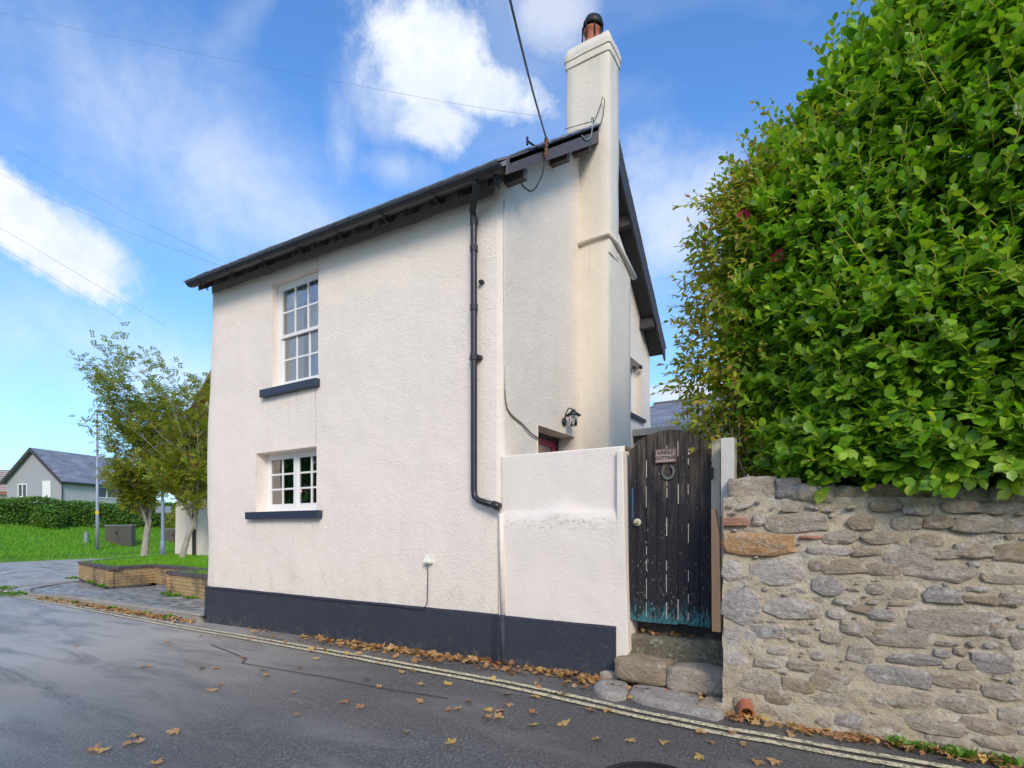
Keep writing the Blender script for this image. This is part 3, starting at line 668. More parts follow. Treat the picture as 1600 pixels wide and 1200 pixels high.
# verge soffit and purlin ends
b = MB(); b.add([(.0, RID[0], RID[1]-.08), (XR-.03, RID[0], RID[1]-.08), (XR-.03, EAB[0]-.01, EAB[1]-.07), (.0, EAB[0]-.01, EAB[1]-.07)], [(0, 1, 2, 3)])
b.build('verge_soffit', M['soffit'], HS)
for (y, h, w) in ((.10, .10, .06), (1.15, .10, .06), (1.80, .10, .06)):
    z = rz(y)-.2; MB().box(-.05, XR-.045, y-.04, y+.04, z-.06, z+.06).build('purlin_end', M['barge'], HS)
for y in (3.35, 4.55):
    z = rz(y)-.16; MB().box(-.05, XR-.04, y-.06, y+.06, z-.09, z+.07).build('purlin_end', M['blackwood'], HS)
# eaves: fascia, rafter tails, gutter, brackets
b = MB(); b.add([(x, y, z+ez(x)) for x in (XL+.04, XR-.03) for (y, z) in ((-.235, rz(-.235)-.10), (-.235, rz(-.235)-.03), (-.215, rz(-.235)-.03), (-.215, rz(-.235)-.10))], [(0, 1, 2, 3), (7, 6, 5, 4), (0, 4, 5, 1), (1, 5, 6, 2), (2, 6, 7, 3), (3, 7, 4, 0)])
b.build('fascia', M['blackwood'], HS)
for i in range(15):
    x = -5.60+i*.40; b = MB(); zz_ = ez(x)
    b.add([(xx, y, z+zz_) for xx in (x-.035, x+.035) for (y, z) in ((-.21, rz(-.21)-.19), (.03, rz(.03)-.20), (.03, rz(.03)-.06), (-.21, rz(-.21)-.05))], [(0, 3, 2, 1), (4, 5, 6, 7), (0, 1, 5, 4), (0, 4, 7, 3)])
    b.build('rafter_tail', M['barge'], HS)
b = MB(); GP = [(-.075*math.cos(a), -.065*math.sin(a)) for a in [PI*i/8 for i in range(9)]]
GY, GZ = -.325, EAF[1]-.015
gx = refine([XL+.13, .22], .5); vs = []
for x in gx:
    for (dy, dz) in GP: vs.append((x, GY+dy, GZ+dz+ez(x)))
    for (dy, dz) in GP[::-1]: vs.append((x, GY+dy*.92, GZ+dz*.92+.0+ez(x)))
n = 18; b.add(vs, [(i*n+k, i*n+(k+1) % n, (i+1)*n+(k+1) % n, (i+1)*n+k) for i in range(len(gx)-1) for k in range(n)])
for x in (gx[0], gx[-1]): b.add([(x, GY+dy, GZ+dz+ez(x)) for dy, dz in GP], [tuple(range(9))])
GT = b.build('gutter', M['black'], HS, smooth=False)
for i in range(8):
    x = -5.35+i*.78; b = MB(); vs = []
    for xx in (x-.018, x+.018):
        for (dy, dz) in GP: vs.append((xx, GY+dy*1.09, GZ+dz*1.12+ez(x)))
    b.add(vs, [(k, k+1, 10+k, 9+k) for k in range(8)]); b.box(x-.012, x+.012, -.26, -.21, GZ-.10+ez(x), GZ-.06+ez(x))
    b.tube([(x, GY, GZ-.075+ez(x)), (x, -.21, GZ-.13+ez(x))], .010, 6)
    b.build('gutter_bracket', M['black'], GT)
# downpipe
dx = -.315; PR = .036
gd = onY(742, 262, GY).x; b = MB(); b.tube([(gd, GY, 5.20), (gd, GY+.02, 5.06), (dx, -.10, 4.96), (dx, -.075, 4.86), (dx, -.072, 3.0), (dx, -.072, 1.88), (dx+.01, -.072, 1.81), (dx+.06, -.072, 1.765), (.02, -.09, 1.69)], PR, 12)
DP = b.build('downpipe', M['black'], HS, smooth=True)
for z in (4.85, 4.55, 3.35, 3.9): MB().lathe([(.037, -.035), (.044, -.035), (.044, .035), (.037, .035)], 14, at=(dx, -.072, z)).build('pipe_collar', M['black'], DP)
MB().lathe([(.037, -.035), (.047, -.035), (.047, .035), (.037, .035)], 14, at=(gd, GY, 5.15)).build('pipe_collar', M['black'], DP)
MB().box(dx-.07, dx+.07, -.06, .01, 3.33, 3.37).box(dx+.045, dx+.09, -.05, .0, 4.17, 4.20).build('pipe_clip', M['black'], DP)
b = MB(); b.tube([(-.05, -.09, 1.715), (.035, -.09, 1.685)], .045, 12); b.build('pipe_shoe', M['black'], DP, smooth=True)
# darker grey-brown band on the wall under the eaves, wavy lower edge
m, t, b_ = mat('grey_brown_render'); v = coords(t, world=True)
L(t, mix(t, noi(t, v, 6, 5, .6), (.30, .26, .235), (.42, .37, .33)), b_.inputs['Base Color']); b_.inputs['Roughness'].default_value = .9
p = bump(t, b_, noi(t, v, 13, 5, .6, 1), .7, .02); bump(t, b_, noi(t, v, 46, 4), .5, .008, p); M['eaves_tone'] = m
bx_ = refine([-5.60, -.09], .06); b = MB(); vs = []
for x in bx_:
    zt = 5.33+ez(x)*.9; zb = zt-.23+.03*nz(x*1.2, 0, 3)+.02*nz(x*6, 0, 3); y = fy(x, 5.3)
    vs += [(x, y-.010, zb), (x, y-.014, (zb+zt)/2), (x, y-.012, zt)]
b.add(vs, [(i*3+k, (i+1)*3+k, (i+1)*3+k+1, i*3+k+1) for i in range(len(bx_)-1) for k in range(2)]); b.build('eaves_band', M['eaves_tone'], HS)
b = MB(); vs = []
for x in bx_:
    z = 5.27+ez(x); vs += [(x, fy(x, 5.3)-.018, z), (x, fy(x, 5.3)-.018, z+.12)]
b.add(vs, [(i*2, i*2+2, i*2+3, i*2+1) for i in range(len(bx_)-1)]); b.build('eaves_void_shade', M['soffit'], HS)  # flat dark strip painting the shade of the voids between rafter tails

# ------------------------------------------------------------------ windows
def window(h, yd, kind):
    x0, x1, z0, z1 = h; f = MB(); fw_ = .055
    f.box(x0, x0+fw_, yd, yd+.07, z0, z1); f.box(x1-fw_, x1, yd, yd+.07, z0, z1); f.box(x0+fw_, x1-fw_, yd, yd+.07, z1-fw_, z1); f.box(x0+fw_, x1-fw_, yd, yd+.07, z0, z0+.07)
    o = f.build('window', M['white'], HS, bevel=.004)
    if kind == 'sash':
        zm = (z0+z1)/2-.02
        sashes = [(x0+fw_, x1-fw_, zm+.0, z1-fw_, yd+.012), (x0+fw_, x1-fw_, z0+.07, zm+.045, yd+.040)]; nc, nr = 3, 2
        tag(o, 'twelve-pane white sash window upstairs')
    else:
        xm = (x0+x1)/2; f2 = MB().box(xm-.03, xm+.03, yd-.004, yd+.066, z0+.07, z1-fw_).build('mullion', M['white'], o)
        sashes = [(x0+fw_, xm-.03, z0+.07, z1-fw_, yd+.012), (xm+.03, x1-fw_, z0+.07, z1-fw_, yd+.012)]; nc, nr = 2, 3
        tag(o, 'white casement window of two small-paned leaves downstairs')
    for (a, c_, q, w_, y) in sashes:
        g = .036; s_ = MB(); s_.box(a, a+g, y, y+.035, q, w_).box(c_-g, c_, y, y+.035, q, w_).box(a+g, c_-g, y, y+.035, w_-g, w_).box(a+g, c_-g, y, y+.035, q, q+g+.01)
        for i in range(1, nc): xx = a+g+(c_-a-2*g)*i/nc; s_.box(xx-.014, xx+.014, y+.004, y+.03, q+g+.01, w_-g)
        for j in range(1, nr): zz_ = q+g+.01+(w_-q-2*g-.01)*j/nr; s_.box(a+g, c_-g, y+.007, y+.027, zz_-.013, zz_+.013)
        s_.build('sash', M['white'], o)
        for i in range(nc):
            for j in range(nr):
                pw = (c_-a-2*g)/nc; ph = (w_-q-2*g-.01)/nr; xx = a+g+pw*i; zz_ = q+g+.01+ph*j
                tx, tz = random.uniform(-.003, .003), random.uniform(-.002, .002)
                MB().add([(xx, y+.016+tx, zz_), (xx+pw, y+.016-tx, zz_), (xx+pw, y+.016-tx+tz, zz_+ph), (xx, y+.016+tx+tz, zz_+ph)], [(0, 1, 2, 3)]).build('pane', M['glass'], o)
    return o
w1 = window(UW, .10, 'sash'); w2 = window(LW, .185, 'casement')
b = MB()
for (a, c_) in ((UW[0]+.03, UW[0]+.44), (UW[1]-.50, UW[1]-.04)):
    n = 24; vs = []
    for i in range(n+1):
        u = i/n; x = a+(c_-a)*u; y = .215+.022*math.sin(u*26)+.01*math.sin(u*61); vs += [(x, y, UW[2]+.02), (x, y, UW[3])]
    b.add(vs, [(2*i, 2*i+2, 2*i+3, 2*i+1) for i in range(n)])
b.build('curtain', M['curtain'], w1, smooth=True)
b = MB(); vs = []
for i in range(41): x = UW[0]+.02+i*.025; vs += [(x,   .195+.006*math.sin(i*1.7), 4.76), (x, .195+.006*math.sin(i*1.7), 5.07)]
b.add(vs, [(2*i, 2*i+2, 2*i+3, 2*i+1) for i in range(40)]); b.build('blind', M['curtain'], w1, smooth=True)
MB().box(UW[0]-.20, UW[1]+.03, -.075, .099, 3.405, 3.515).build('sill', M['slatesill'], w1, bevel=.006)
MB().box(LW[0]-.15, LW[1]+.13, -.085, .184, 1.60, 1.709).build('sill', M['slatesill'], w2, bevel=.006)
# tulips on the inner sill
tu = thing('tulip_vase', 'pale pink tulips in a glass vase standing behind the lower casement window', 'flowers', (-3.68, .285, 1.72))
M['tulipgreen'] = plain('tulip_green', (.30, .50, .16), .6); tx_, ty_ = -3.68, .285
MB().lathe([(.04, 1.72), (.055, 1.76), (.06, 1.85), (.05, 1.88)], 12, at=(tx_, ty_, 0)).build('vase', M['galv'], tu, smooth=True)
for k in range(8):
    a = k*.8; x, y, z = tx_+(.05+.16*(k % 4)/3)*math.cos(a), ty_+.05*math.sin(a), 2.0+.035*(k % 3)
    MB().tube([(tx_, ty_, 1.80), (tx_+(x-tx_)*.5, ty_+(y-ty_)*.5, 1.92), (x, y, z)], .007, 5).build('stem', M['tulipgreen'], tu)
    MB().lathe([(.0, -.03), (.026, -.015), (.033, .012), (.018, .05), (0, .055)], 8, at=(x, y, z)).build('tulip_head', M['pink'], tu, smooth=True)
for k in range(10):
    a = k*.9; d = Vector((math.cos(a)*.12, math.sin(a)*.03, .20)); p = Vector((tx_, ty_, 1.80)); w_ = Vector((.028, .008, 0))
    MB().add([p, p+d*.5+w_, p+d, p+d*.5-w_], [(0, 1, 2, 3)]).build('leaf', M['tulipgreen'], tu)
# gable window and gable door
o = MB().box(-.20, -.15, GW[0], GW[0]+.06, GW[2], GW[3]).box(-.20, -.15, GW[1]-.09, GW[1], GW[2], GW[3]).box(-.2, -.15, GW[0], GW[1], GW[3]-.05, GW[3]).box(-.2, -.15, GW[0], GW[1], GW[2], GW[2]+.06).box(-.2, -.15, 4.23, 4.28, GW[2], GW[3]).build('window', M['white'], HS, bevel=.003)
tag(o, 'narrow white framed window high on the gable')
MB().add([(-.175, GW[0], GW[2]), (-.175, GW[1], GW[2]), (-.175, GW[1], GW[3]), (-.175, GW[0], GW[3])], [(0, 1, 2, 3)]).build('pane', M['glass'], o)
MB().box(-.12, .06, GW[0]-.05, GW[1]+.05, GW[2]-.06, GW[2]+.004).build('sill', M['black'], o, bevel=.004)
MB().box(-.24, -.23, GW[0], GW[1], GW[2], GW[3]).build('blind', M['curtain'], o)
MB().box(-.008, .035, 4.50, 4.56, GW[3]-.08, GW[3]-.03).build('catch', M['black'], o)
DR = MB().box(-.30, -.24, .81, .86, .5, 2.65).box(-.30, -.24, 1.76, 1.83, .5, 2.65).box(-.30, -.24, .81, 1.83, 2.655, 2.71).build('door', M['blackwood'], HS)
tag(DR, 'maroon glazed side door set deep in the gable wall')
MB().box(-.29, -.25, .865, .96, .6, 2.65).box(-.29, -.25, 1.66, 1.755, .6, 2.65).box(-.29, -.25, .96, 1.66, 2.56, 2.65).box(-.29, -.25, .96, 1.66, .6, 1.5).build('door_leaf', M['maroon'], DR, bevel=.004)
MB().box(-.275, -.265, .96, 1.66, 1.5, 2.56).build('pane', M['glass'], DR)
MB().add([(-.46, .8, .5), (-.46, 1.84, .5), (-.46, 1.84, 2.7), (-.46, .8, 2.7)], [(0, 1, 2, 3)]).build('hall_wall', M['room'], DR)
# painted half pipe running down at the corner, vent cowl
b = MB(); b.tube([(.02, -.035, 1.62), (.03, -.045, 1.3), (.055, -.05, .53)], .028, 8); o = b.build('painted_conduit', M['render'], HS, smooth=True)
b = MB(); b.tube([(.055, -.062, .53), (.065, -.065, .2), (.07, -.065, -.05)], .030, 8); b.build('painted_conduit', M['plinth'], HS, smooth=True)
vp = onY(670, 874, -.02)
b = MB(); x, z = vp.x, vp.z
b.box(x-.045, x+.05, -.02, .012, z-.035, z+.05)
b.prism([(x-.04, -.022, z+.045), (x-.04, -.022, z-.03), (x-.04, -.085, z-.032)], (.045, 0, 0)); b.box(x-.045, x+.055, -.075, -.0, z-.044, z-.037)
b.build('cable_entry_hood', M['ivory'], HS)
b = MB(); pts = [(x-.02, -.04, z-.04), (x-.005, -.03, z-.14), (x-.01, -.03, .72), (x-.012, -.035, .58), (x-.06, -.045, .505), (x-.25, -.045, .50)]
xx = x-.5
while xx > -5.7: pts.append((xx, fy(xx, .5)-.034, .500+.012*nz(xx*1.4, 1, 1))); xx -= .3
pts.append((-5.78, -.03, .485)); b.tube(dense([Vector(p) for p in pts], .15), .0055, 5); b.build('telephone_cable', M['black'], HS)
for (cx_, z0_, z1_) in ((-3.02, 5.09, 5.30), (-3.06, 2.62, 3.38)):
    b = MB(); n = 12
    for k in range(n):
        za, zb_ = z0_+(z1_-z0_)*k/n, z0_+(z1_-z0_)*(k+1)/n; xa, xb = cx_+.006*nz(za*5, 1, 1), cx_+.006*nz(zb_*5, 1, 1)
        b.add([(xa-.002, fy(xa, za)-.004, za), (xa+.003, fy(xa, za)-.004, za), (xb+.003, fy(xb, zb_)-.004, zb_), (xb-.002, fy(xb, zb_)-.004, zb_)], [(0, 1, 2, 3)])
    b.build('hairline_crack', M['crack'], HS)

# ------------------------------------------------------------------ low rendered wall beside the cottage
GWALL = thing('garden_wall', 'low cream rendered wall joining the cottage corner to the gate', 'wall', (.7, .12, 0))
b = MB(); xs_ = refine([.0, 1.40], .07); zs_ = refine([-.2, .4, 1.60, 1.63, 1.66, 2.232], .08)
def flow(x, z):
    t_ = 1-sm(1.57+.05*nz(x*2, 0, 4), 1.66+.05*nz(x*2, 0, 4), z)
    y = .012-.055*t_+.012*nz(x*1.3, z*1.3, 6)+.006*nz(x*4, z*4, 6)
    return (x+(.03 if x > 1.33 else 0)*(1-sm(.9, 1.8, z)), y, z)
vs = [flow(x, z) for z in zs_ for x in xs_]; nx = len(xs_)
fs = [(j*nx+i, j*nx+i+1, (j+1)*nx+i+1, (j+1)*nx+i) for j in range(len(zs_)-1) for i in range(nx-1)]; b.add(vs, fs)
b.build('wall_face', M['lowmark'], GWALL, smooth=True)
b = MB()
vs = []
for x in xs_: vs += [flow(x, 2.232), (x, .02, 2.245), (x, .22, 2.245), (x, .25, 2.2), (x, .25, -.2)]
b.add(vs, [(i*5+k, (i+1)*5+k, (i+1)*5+k+1, i*5+k+1) for i in range(len(xs_)-1) for k in range(4)])
b.build('wall_top', M['lowwall'], GWALL, smooth=False)
b = MB(); prof = [(1.335, 2.20), (1.335, .53), (1.345, .30), (1.42, .215), (1.455, .30), (1.44, .7), (1.415, 1.5), (1.40, 2.20)]
b.prism([(x, -.045, z) for x, z in prof], (0, .29, 0)); b.build('wall_end', M['lowwall'], GWALL, bevel=.012)
MB().box(.66, .70, -.055, -.02, .49, .545).build('vent_stub', M['lowwall'], GWALL, bevel=.006)

# ------------------------------------------------------------------ gate
GT_ = thing('garden_gate', 'arched plank gate in flaking dark paint above the stone steps', 'gate', (1.81, .03, .58))
gx0, gx1 = 1.432, 2.185; NP = 8; ws = [.85, 1.05, 1.1, 1, 1.15, 1, 1.1, 1.05]; tot = sum(ws); xx = gx0
def archz(x): u = (x-1.80)/.385; return 2.36-.155*abs(u)**2.1
for k in range(NP):
    w_ = (gx1-gx0)*ws[k]/tot; a, c_ = xx+.0025, xx+w_-.0025; xx += w_; y = .03+random.uniform(-.003, .003); b = MB()
    zb = .58+random.uniform(-.006, .006); n = 5; vs = []
    tops = [(a+(c_-a)*i/n, archz(a+(c_-a)*i/n)+random.uniform(-.003, .003)) for i in range(n+1)]
    if k == 0: tops = [(x_, z_-.02-.01*random.random()) for x_, z_ in tops]
    b.prism([(a, y, zb), (c_, y, zb)]+[(x_, y, z_) for x_, z_ in tops[::-1]], (0, .025, 0))
    b.build('plank', M['gate'], GT_, bevel=.003)
for z in (.85, 1.45, 2.05): MB().box(gx0+.02, gx1-.02, .06, .085, z-.06, z+.06).build('ledge_board', M['oldwood'], GT_)
b = MB()
for k in (2, 4, 5, 6):     # filler and bare edges showing along some joints
    x_ = gx0+(gx1-gx0)*sum(ws[:k])/tot; z_ = .62
    while z_ < 2.2:
        l_ = random.uniform(.04, .22)
        if random.random() < .62: q_ = random.uniform(-.002, .002); b.box(x_-.0018+q_, x_+.0014+q_+random.random()*.003, .0265, .034, z_, z_+l_)
        z_ += l_+random.uniform(.01, .12)
b.build('flaked_joint', M['cream'], GT_)
MB().box(gx0+.030, gx0+.046, .025, .0295, 1.55, 1.84).build('worn_strip', plain('faded_blue_paint', (.045, .10, .20), .5, var=.7, nsc=25), GT_)
lk = onY(996, 816, .02); b = MB()
b.lathe([(0, .0), (.035, 0), (.035, .012), (.03, .016), (0, .016)], 16, Matrix.Rotation(R(90), 4, 'X'), (lk.x, .026, lk.z)); b.build('lock_plate', M['cream'], GT_, smooth=False)
MB().lathe([(0, .045), (.014, .04), (.02, .028), (.014, .016), (.008, .01), (.008, 0)], 14, Matrix.Rotation(R(90), 4, 'X'), (lk.x+.003, .016, lk.z-.008)).build('knob', M['brass'], GT_, smooth=True)
for z in (1.94, .95): MB().box(gx1-.004, gx1+.022, .012, .03, z-.05, z+.05).build('hinge', M['iron'], GT_)
tag(MB().box(2.192, 2.262, .035, .10, .60, 2.235).build('gate_post', M['oldwood']), 'bare softwood hanging post right of the plank gate', 'post')
b = MB(); b.add([(2.20, .005, .55), (2.275, .0, .55), (2.262, .0, 1.40), (2.225, .005, 1.62), (2.195, .005, 1.62), (2.20, .03, .55), (2.275, .03, .55), (2.262, .03, 1.40), (2.225, .03, 1.62), (2.195, .03, 1.62)],
 [(0, 1, 2, 3, 4), (9, 8, 7, 6, 5), (0, 5, 6, 1), (1, 6, 7, 2), (2, 7, 8, 3), (3, 8, 9, 4), (4, 9, 5, 0)])
tag(b.build('timber_lath', M['newwood']), 'fresh orange pine lath nailed to the foot of the gate post', 'lath')
p0 = onY(1126, 803, -.16); p1 = onY(1147, 683, -.16)
tag(MB().box(p0.x, p1.x, -.16, -.03, p0.z-.02, p1.z).build('concrete_post', M['concrete'], bevel=.006), 'squared pale concrete post standing on the end of the rubble wall', 'post')
# sign and horseshoe
a = onY(1024, 702, .01); c_ = onY(1056, 722, .01); sg = thing('name_sign', 'small pinkish wooden name board fixed on the gate above the horseshoe', 'sign', ((a.x+c_.x)/2, .012, (a.z+c_.z)/2))
sx0, sx1, sz0, sz1 = a.x, c_.x, sg.location.z-.064, sg.location.z+.064
MB().box(sx0, sx1, .008, .024, sz0, sz1).build('board', plain('pink_board', (.36, .26, .23), .7, var=.15, nsc=30), sg, bevel=.003)
fr_ = MB(); fr_.box(sx0, sx1, .003, .0075, sz1-.007, sz1).box(sx0, sx1, .003, .0075, sz0, sz0+.007).box(sx1-.007, sx1, .003, .0075, sz0+.007, sz1-.007).box(sx0, sx0+.006, .003, .0075, sz0+.007, sz1-.007)
fr_.build('border', plain('brown_border', (.16, .09, .07), .7), sg)
def text(s, size, x, y, z, mt, parent, name, rz_=0, ext=.0012, shear=0):
    cu = bpy.data.curves.new(name, 'FONT'); cu.body = s; cu.size = size; cu.extrude = ext; cu.align_x = 'CENTER'; cu.align_y = 'CENTER'; cu.offset = .0006; cu.shear = shear
    o = bpy.data.objects.new(name+'_tmp', cu); COL.objects.link(o); bpy.context.view_layer.update()
    me = bpy.data.meshes.new_from_object(o.evaluated_get(bpy.context.evaluated_depsgraph_get())); bpy.data.objects.remove(o)
    me.materials.clear(); me.materials.append(mt); q = bpy.data.objects.new(name, me); COL.objects.link(q); q.parent = parent
    pl = Vector(parent.location); q.location = Vector((x, y, z))-pl; q.rotation_euler = (R(90), rz_, 0); return q
tb = plain('black_lettering', (.02, .018, .02), .6)
cx = (sx0+sx1)/2
text('KINDLE', .043, cx, .006, sg.location.z+.028, tb, sg, 'lettering', 0); text('COTTAGE', .039, cx, .006, sg.location.z-.020, tb, sg, 'lettering', 0)
hc = onY(1044, 737, .01); b = MB(); ri, ro = .046, .066; vs = []; n = 22
for i in range(n+1):
    a = R(-240)+R(300)*i/n; s_ = 1.0; r1 = 1+.12*abs(math.sin(a)); 
    for (r_, dy) in ((ri, 0), (ro, 0), (ro, .012), (ri, .012)): vs.append((hc.x+r_*math.cos(a)*.92, .012+dy-.006, hc.z+r_*math.sin(a)*1.10+.0))
b.add(vs, [(i*4+k, i*4+(k+1) % 4, (i+1)*4+(k+1) % 4, (i+1)*4+k) for i in range(n) for k in range(4)]+[(0, 1, 2, 3), (n*4+3, n*4+2, n*4+1, n*4)])
tag(b.build('horseshoe', plain('worn_horseshoe_steel', (.24, .21, .17), .4, .8, var=.6, nsc=30)), 'worn metal horseshoe nailed open end up below the name board', 'horseshoe')

# ------------------------------------------------------------------ steps
def rock(x0, x1, y0, y1, z0, z1, seed, amp=.02, nx=8, ny=4, nz_=4):
    bm = bmesh.new(); bmesh.ops.create_cube(bm, size=1)
    bmesh.ops.subdivide_edges(bm, edges=bm.edges[:], cuts=5, use_grid_fill=True)
    b = MB(); rr = random.Random(seed)
    for v in bm.verts:
        c = v.co; q = [max(-.5, min(.5, a_)) for a_ in c]
        # round the corners
        L_ = Vector([(abs(a_)*2)**11 for a_ in q]); k = (sum(L_))**(1/11); 
        if k > 1: c = c/k**.8
        p = Vector((x0+(c.x+.5)*(x1-x0), y0+(c.y+.5)*(y1-y0), z0+(c.z+.5)*(z1-z0)))
        nv = noise.noise_vector(p*5+Vector((seed*3.1, 0, 0))); p += nv*amp+noise.noise_vector(p*13+Vector((0, seed, 0)))*amp*.45; v.co = p
    bm.verts.ensure_lookup_table(); b.add([v.co.copy() for v in bm.verts], [tuple(v.index for v in f.verts) for f in bm.faces]); bm.free(); return b
ST = thing('stone_steps', 'worn rough stone steps climbing from the road to the gate', 'steps', (1.85, -.1, 0))
rock(1.37, 1.87, -.23, .1, .06, .265, 1, .020).build('step_stone', M['stone_tan'], ST, smooth=True)
rock(1.865, 2.375, -.25, .1, .035, .25, 2, .022).build('step_stone', M['stone'], ST, smooth=True)
rock(1.38, 2.36, .03, .35, .2, .445, 3, .02).build('step_stone', M['stone_moss'], ST, smooth=True)
rock(1.38, 1.93, .27, .6, .4, .60, 4, .02).build('step_stone', M['stone_dark'], ST, smooth=True)
rock(1.92, 2.38, .26, .6, .4, .60, 5, .02).build('step_stone', M['stone_dark'], ST, smooth=True)
def slabstone(pts, z0, z1, name, mt, seed):
    P = [onZ(px, py, z1) for px, py in pts]; n = len(P); b = MB(); c = sum(P, Vector())/n
    vs = [(*(p.xy), z0) for p in P]+[(*(p.xy), z1-.018) for p in P]+[(*(c+(p-c)*.94).xy, z1+.008*nz(p.x*5, p.y*5, seed)) for p in P]+[(*(c+(p-c)*.5).xy, z1+.01*nz(p.x*4, p.y*4, seed+2)) for p in P]+[(*c.xy, z1)]
    fs = []
    for k in range(3):
        for i in range(n): fs.append((k*n+i, k*n+(i+1) % n, (k+1)*n+(i+1) % n, (k+1)*n+i))
    fs += [(3*n+i, 3*n+(i+1) % n, 4*n) for i in range(n)]
    b.add(vs, fs); return b
slabstone([(926, 1073), (934, 1062), (958, 1058), (978, 1063), (984, 1072), (978, 1084), (962, 1087), (940, 1082)], -.05, .055, 'slab', None, 1).build('kerb_slab', M['stone_blue'], ST, smooth=True)
slabstone([(981, 1083), (987, 1070), (1010, 1064), (1040, 1068), (1080, 1080), (1110, 1092), (1134, 1100), (1132, 1112), (1118, 1117), (1080, 1108), (1040, 1100), (1005, 1092)], -.05, .05, 'slab', None, 2).build('kerb_slab', M['stone_blue'], ST, smooth=True)
rock(2.20, 2.42, -.52, -.28, -.08, .07, 9, .03).build('step_stone', M['stone'], ST, smooth=True)
rock(1.22, 1.42, -.16, .05, -.05, .09, 12, .02).build('step_stone', M['stone'], ST, smooth=True)
tag(MB().box(-.02, 2.42, .26, 9, -.1, .56).build('yard_floor', M['stone_dark']), kind='structure')

# ------------------------------------------------------------------ rubble wall
SW = thing('rubble_wall', 'rough grey and tan limestone rubble wall below the big hedge', 'wall', (4.2, -.4, 0)); WY = -.47
XA, XB = 2.385, 6.4
def wtop(x): return 1.70-.07*sm(2.4, 4.5, x)+.03*nz(x*2, 0, 0)
xs_ = refine([XA, 4.7], .045)+refine([4.8, XB], .12); NZ = 44; b = MB(); nx = len(xs_); vs = []
for j in range(NZ+1):
    for x in xs_:
        z = -.1+(wtop(x)+.1)*j/NZ; y = WY-.004+.022*nz(x*2.2, z*2.2, 1)+.022*nz(x*5, z*8, 1)+.012*nz(x*14, z*20, 4)-.008*sm(.35, .0, z)+.02*z/1.7
        vs.append((x+(.012*nz(1, z*6, 3) if x == XA else 0), y, z))
b.add(vs, [(j*nx+i, j*nx+i+1, (j+1)*nx+i+1, (j+1)*nx+i) for j in range(NZ) for i in range(nx-1)])
top = vs[-nx:]; b.add(top+[(x, -.02, wtop(x)+.01) for x in xs_], [(i, i+1, nx+i+1, nx+i) for i in range(nx-1)])
b.add([(XA+.004, WY, -.1), (XA+.004, WY, 1.69), (XA+.004, .4, 1.69), (XA+.004, .4, -.1), (XB, -.02, 1.65), (XB, -.02, -.1), (XA+.004, -.02, -.1), (XA+.004, -.02, 1.7)], [(0, 3, 2, 1), (7, 6, 5, 4)])
b.build('mortar', M['mortar'], SW, smooth=True)
def stonemesh(seed, n=11):
    rr = random.Random(seed); n = rr.choice((8, 10, 10, 12)); ex = rr.choice((2.6, 3.6, 5)); P = []
    for i in range(n):
        a = 2*PI*i/n+rr.uniform(-.16, .16); ca, sa = math.cos(a), math.sin(a); k = (abs(ca)**ex+abs(sa)**ex)**(-1/ex)*rr.uniform(.80, 1.07)
        P.append((ca*k*.5, sa*k*.5))
    b = MB(); z0 = [rr.uniform(.55, 1.0) for _ in range(n)]
    vs = [(x*1.04, .6, z) for x, z in P]+[(x, -.15, z) for x, z in P]+[(x*.93, -.62*h, z*.90) for (x, z), h in zip(P, z0)]+[(x*.5+rr.uniform(-.08, .08), -.95*rr.uniform(.6, 1.1), z*.5+rr.uniform(-.06, .06)) for x, z in P[::2]]
    m_ = len(P[::2]); fs = []
    for k in range(2):
        for i in range(n): fs.append((k*n+i, (k+1)*n+i, (k+1)*n+(i+1) % n, k*n+(i+1) % n))
    for i in range(m_):
        a0 = 2*n+2*i; a1 = 2*n+(2*i+1) % n if 2*i+1 < n else None; c0 = 3*n+i; c1 = 3*n+(i+1) % m_
        if a1 is not None: fs += [(a0, c0, a1), (a1, c0, c1), (a1, c1, 2*n+((2*i+2) % n))] if 2*i+2 <= n-1 or n % 2 == 0 else [(a0, c0, a1), (a1, c0, c1), (a1, c1, 2*n)]
        else: fs += [(a0, c0, c1), (a0, c1, 2*n)]
    fs.append(tuple(3*n+i for i in range(m_))[::-1])
    b.add(vs, [f for f in fs if len(set(f)) == len(f)]); return b
SM = {}
def stone(cx, cz, w, h, kind, dpt=.05, y=WY, rot=0, seed=None):
    s_ = seed if seed is not None else random.randrange(24); key = (s_, kind)
    if key not in SM:
        o = stonemesh(s_).build('stone', M[kind]); SM[key] = o.data; bpy.data.objects.remove(o)
        SM[key].polygons.foreach_set('use_smooth', [True]*len(SM[key].polygons))
        try: SM[key].set_sharp_from_angle(angle=R(38))
        except Exception: pass
    o = inst(SM[key], 'stone', SW, (cx-4.2, y+.4, cz), (random.uniform(-.05, .05), rot, 0), (w, dpt, h)); return o
G, D_, P_, T_, B_ = 'stone', 'stone_blue', 'stone_pale', 'stone_tan', 'stone_blue'
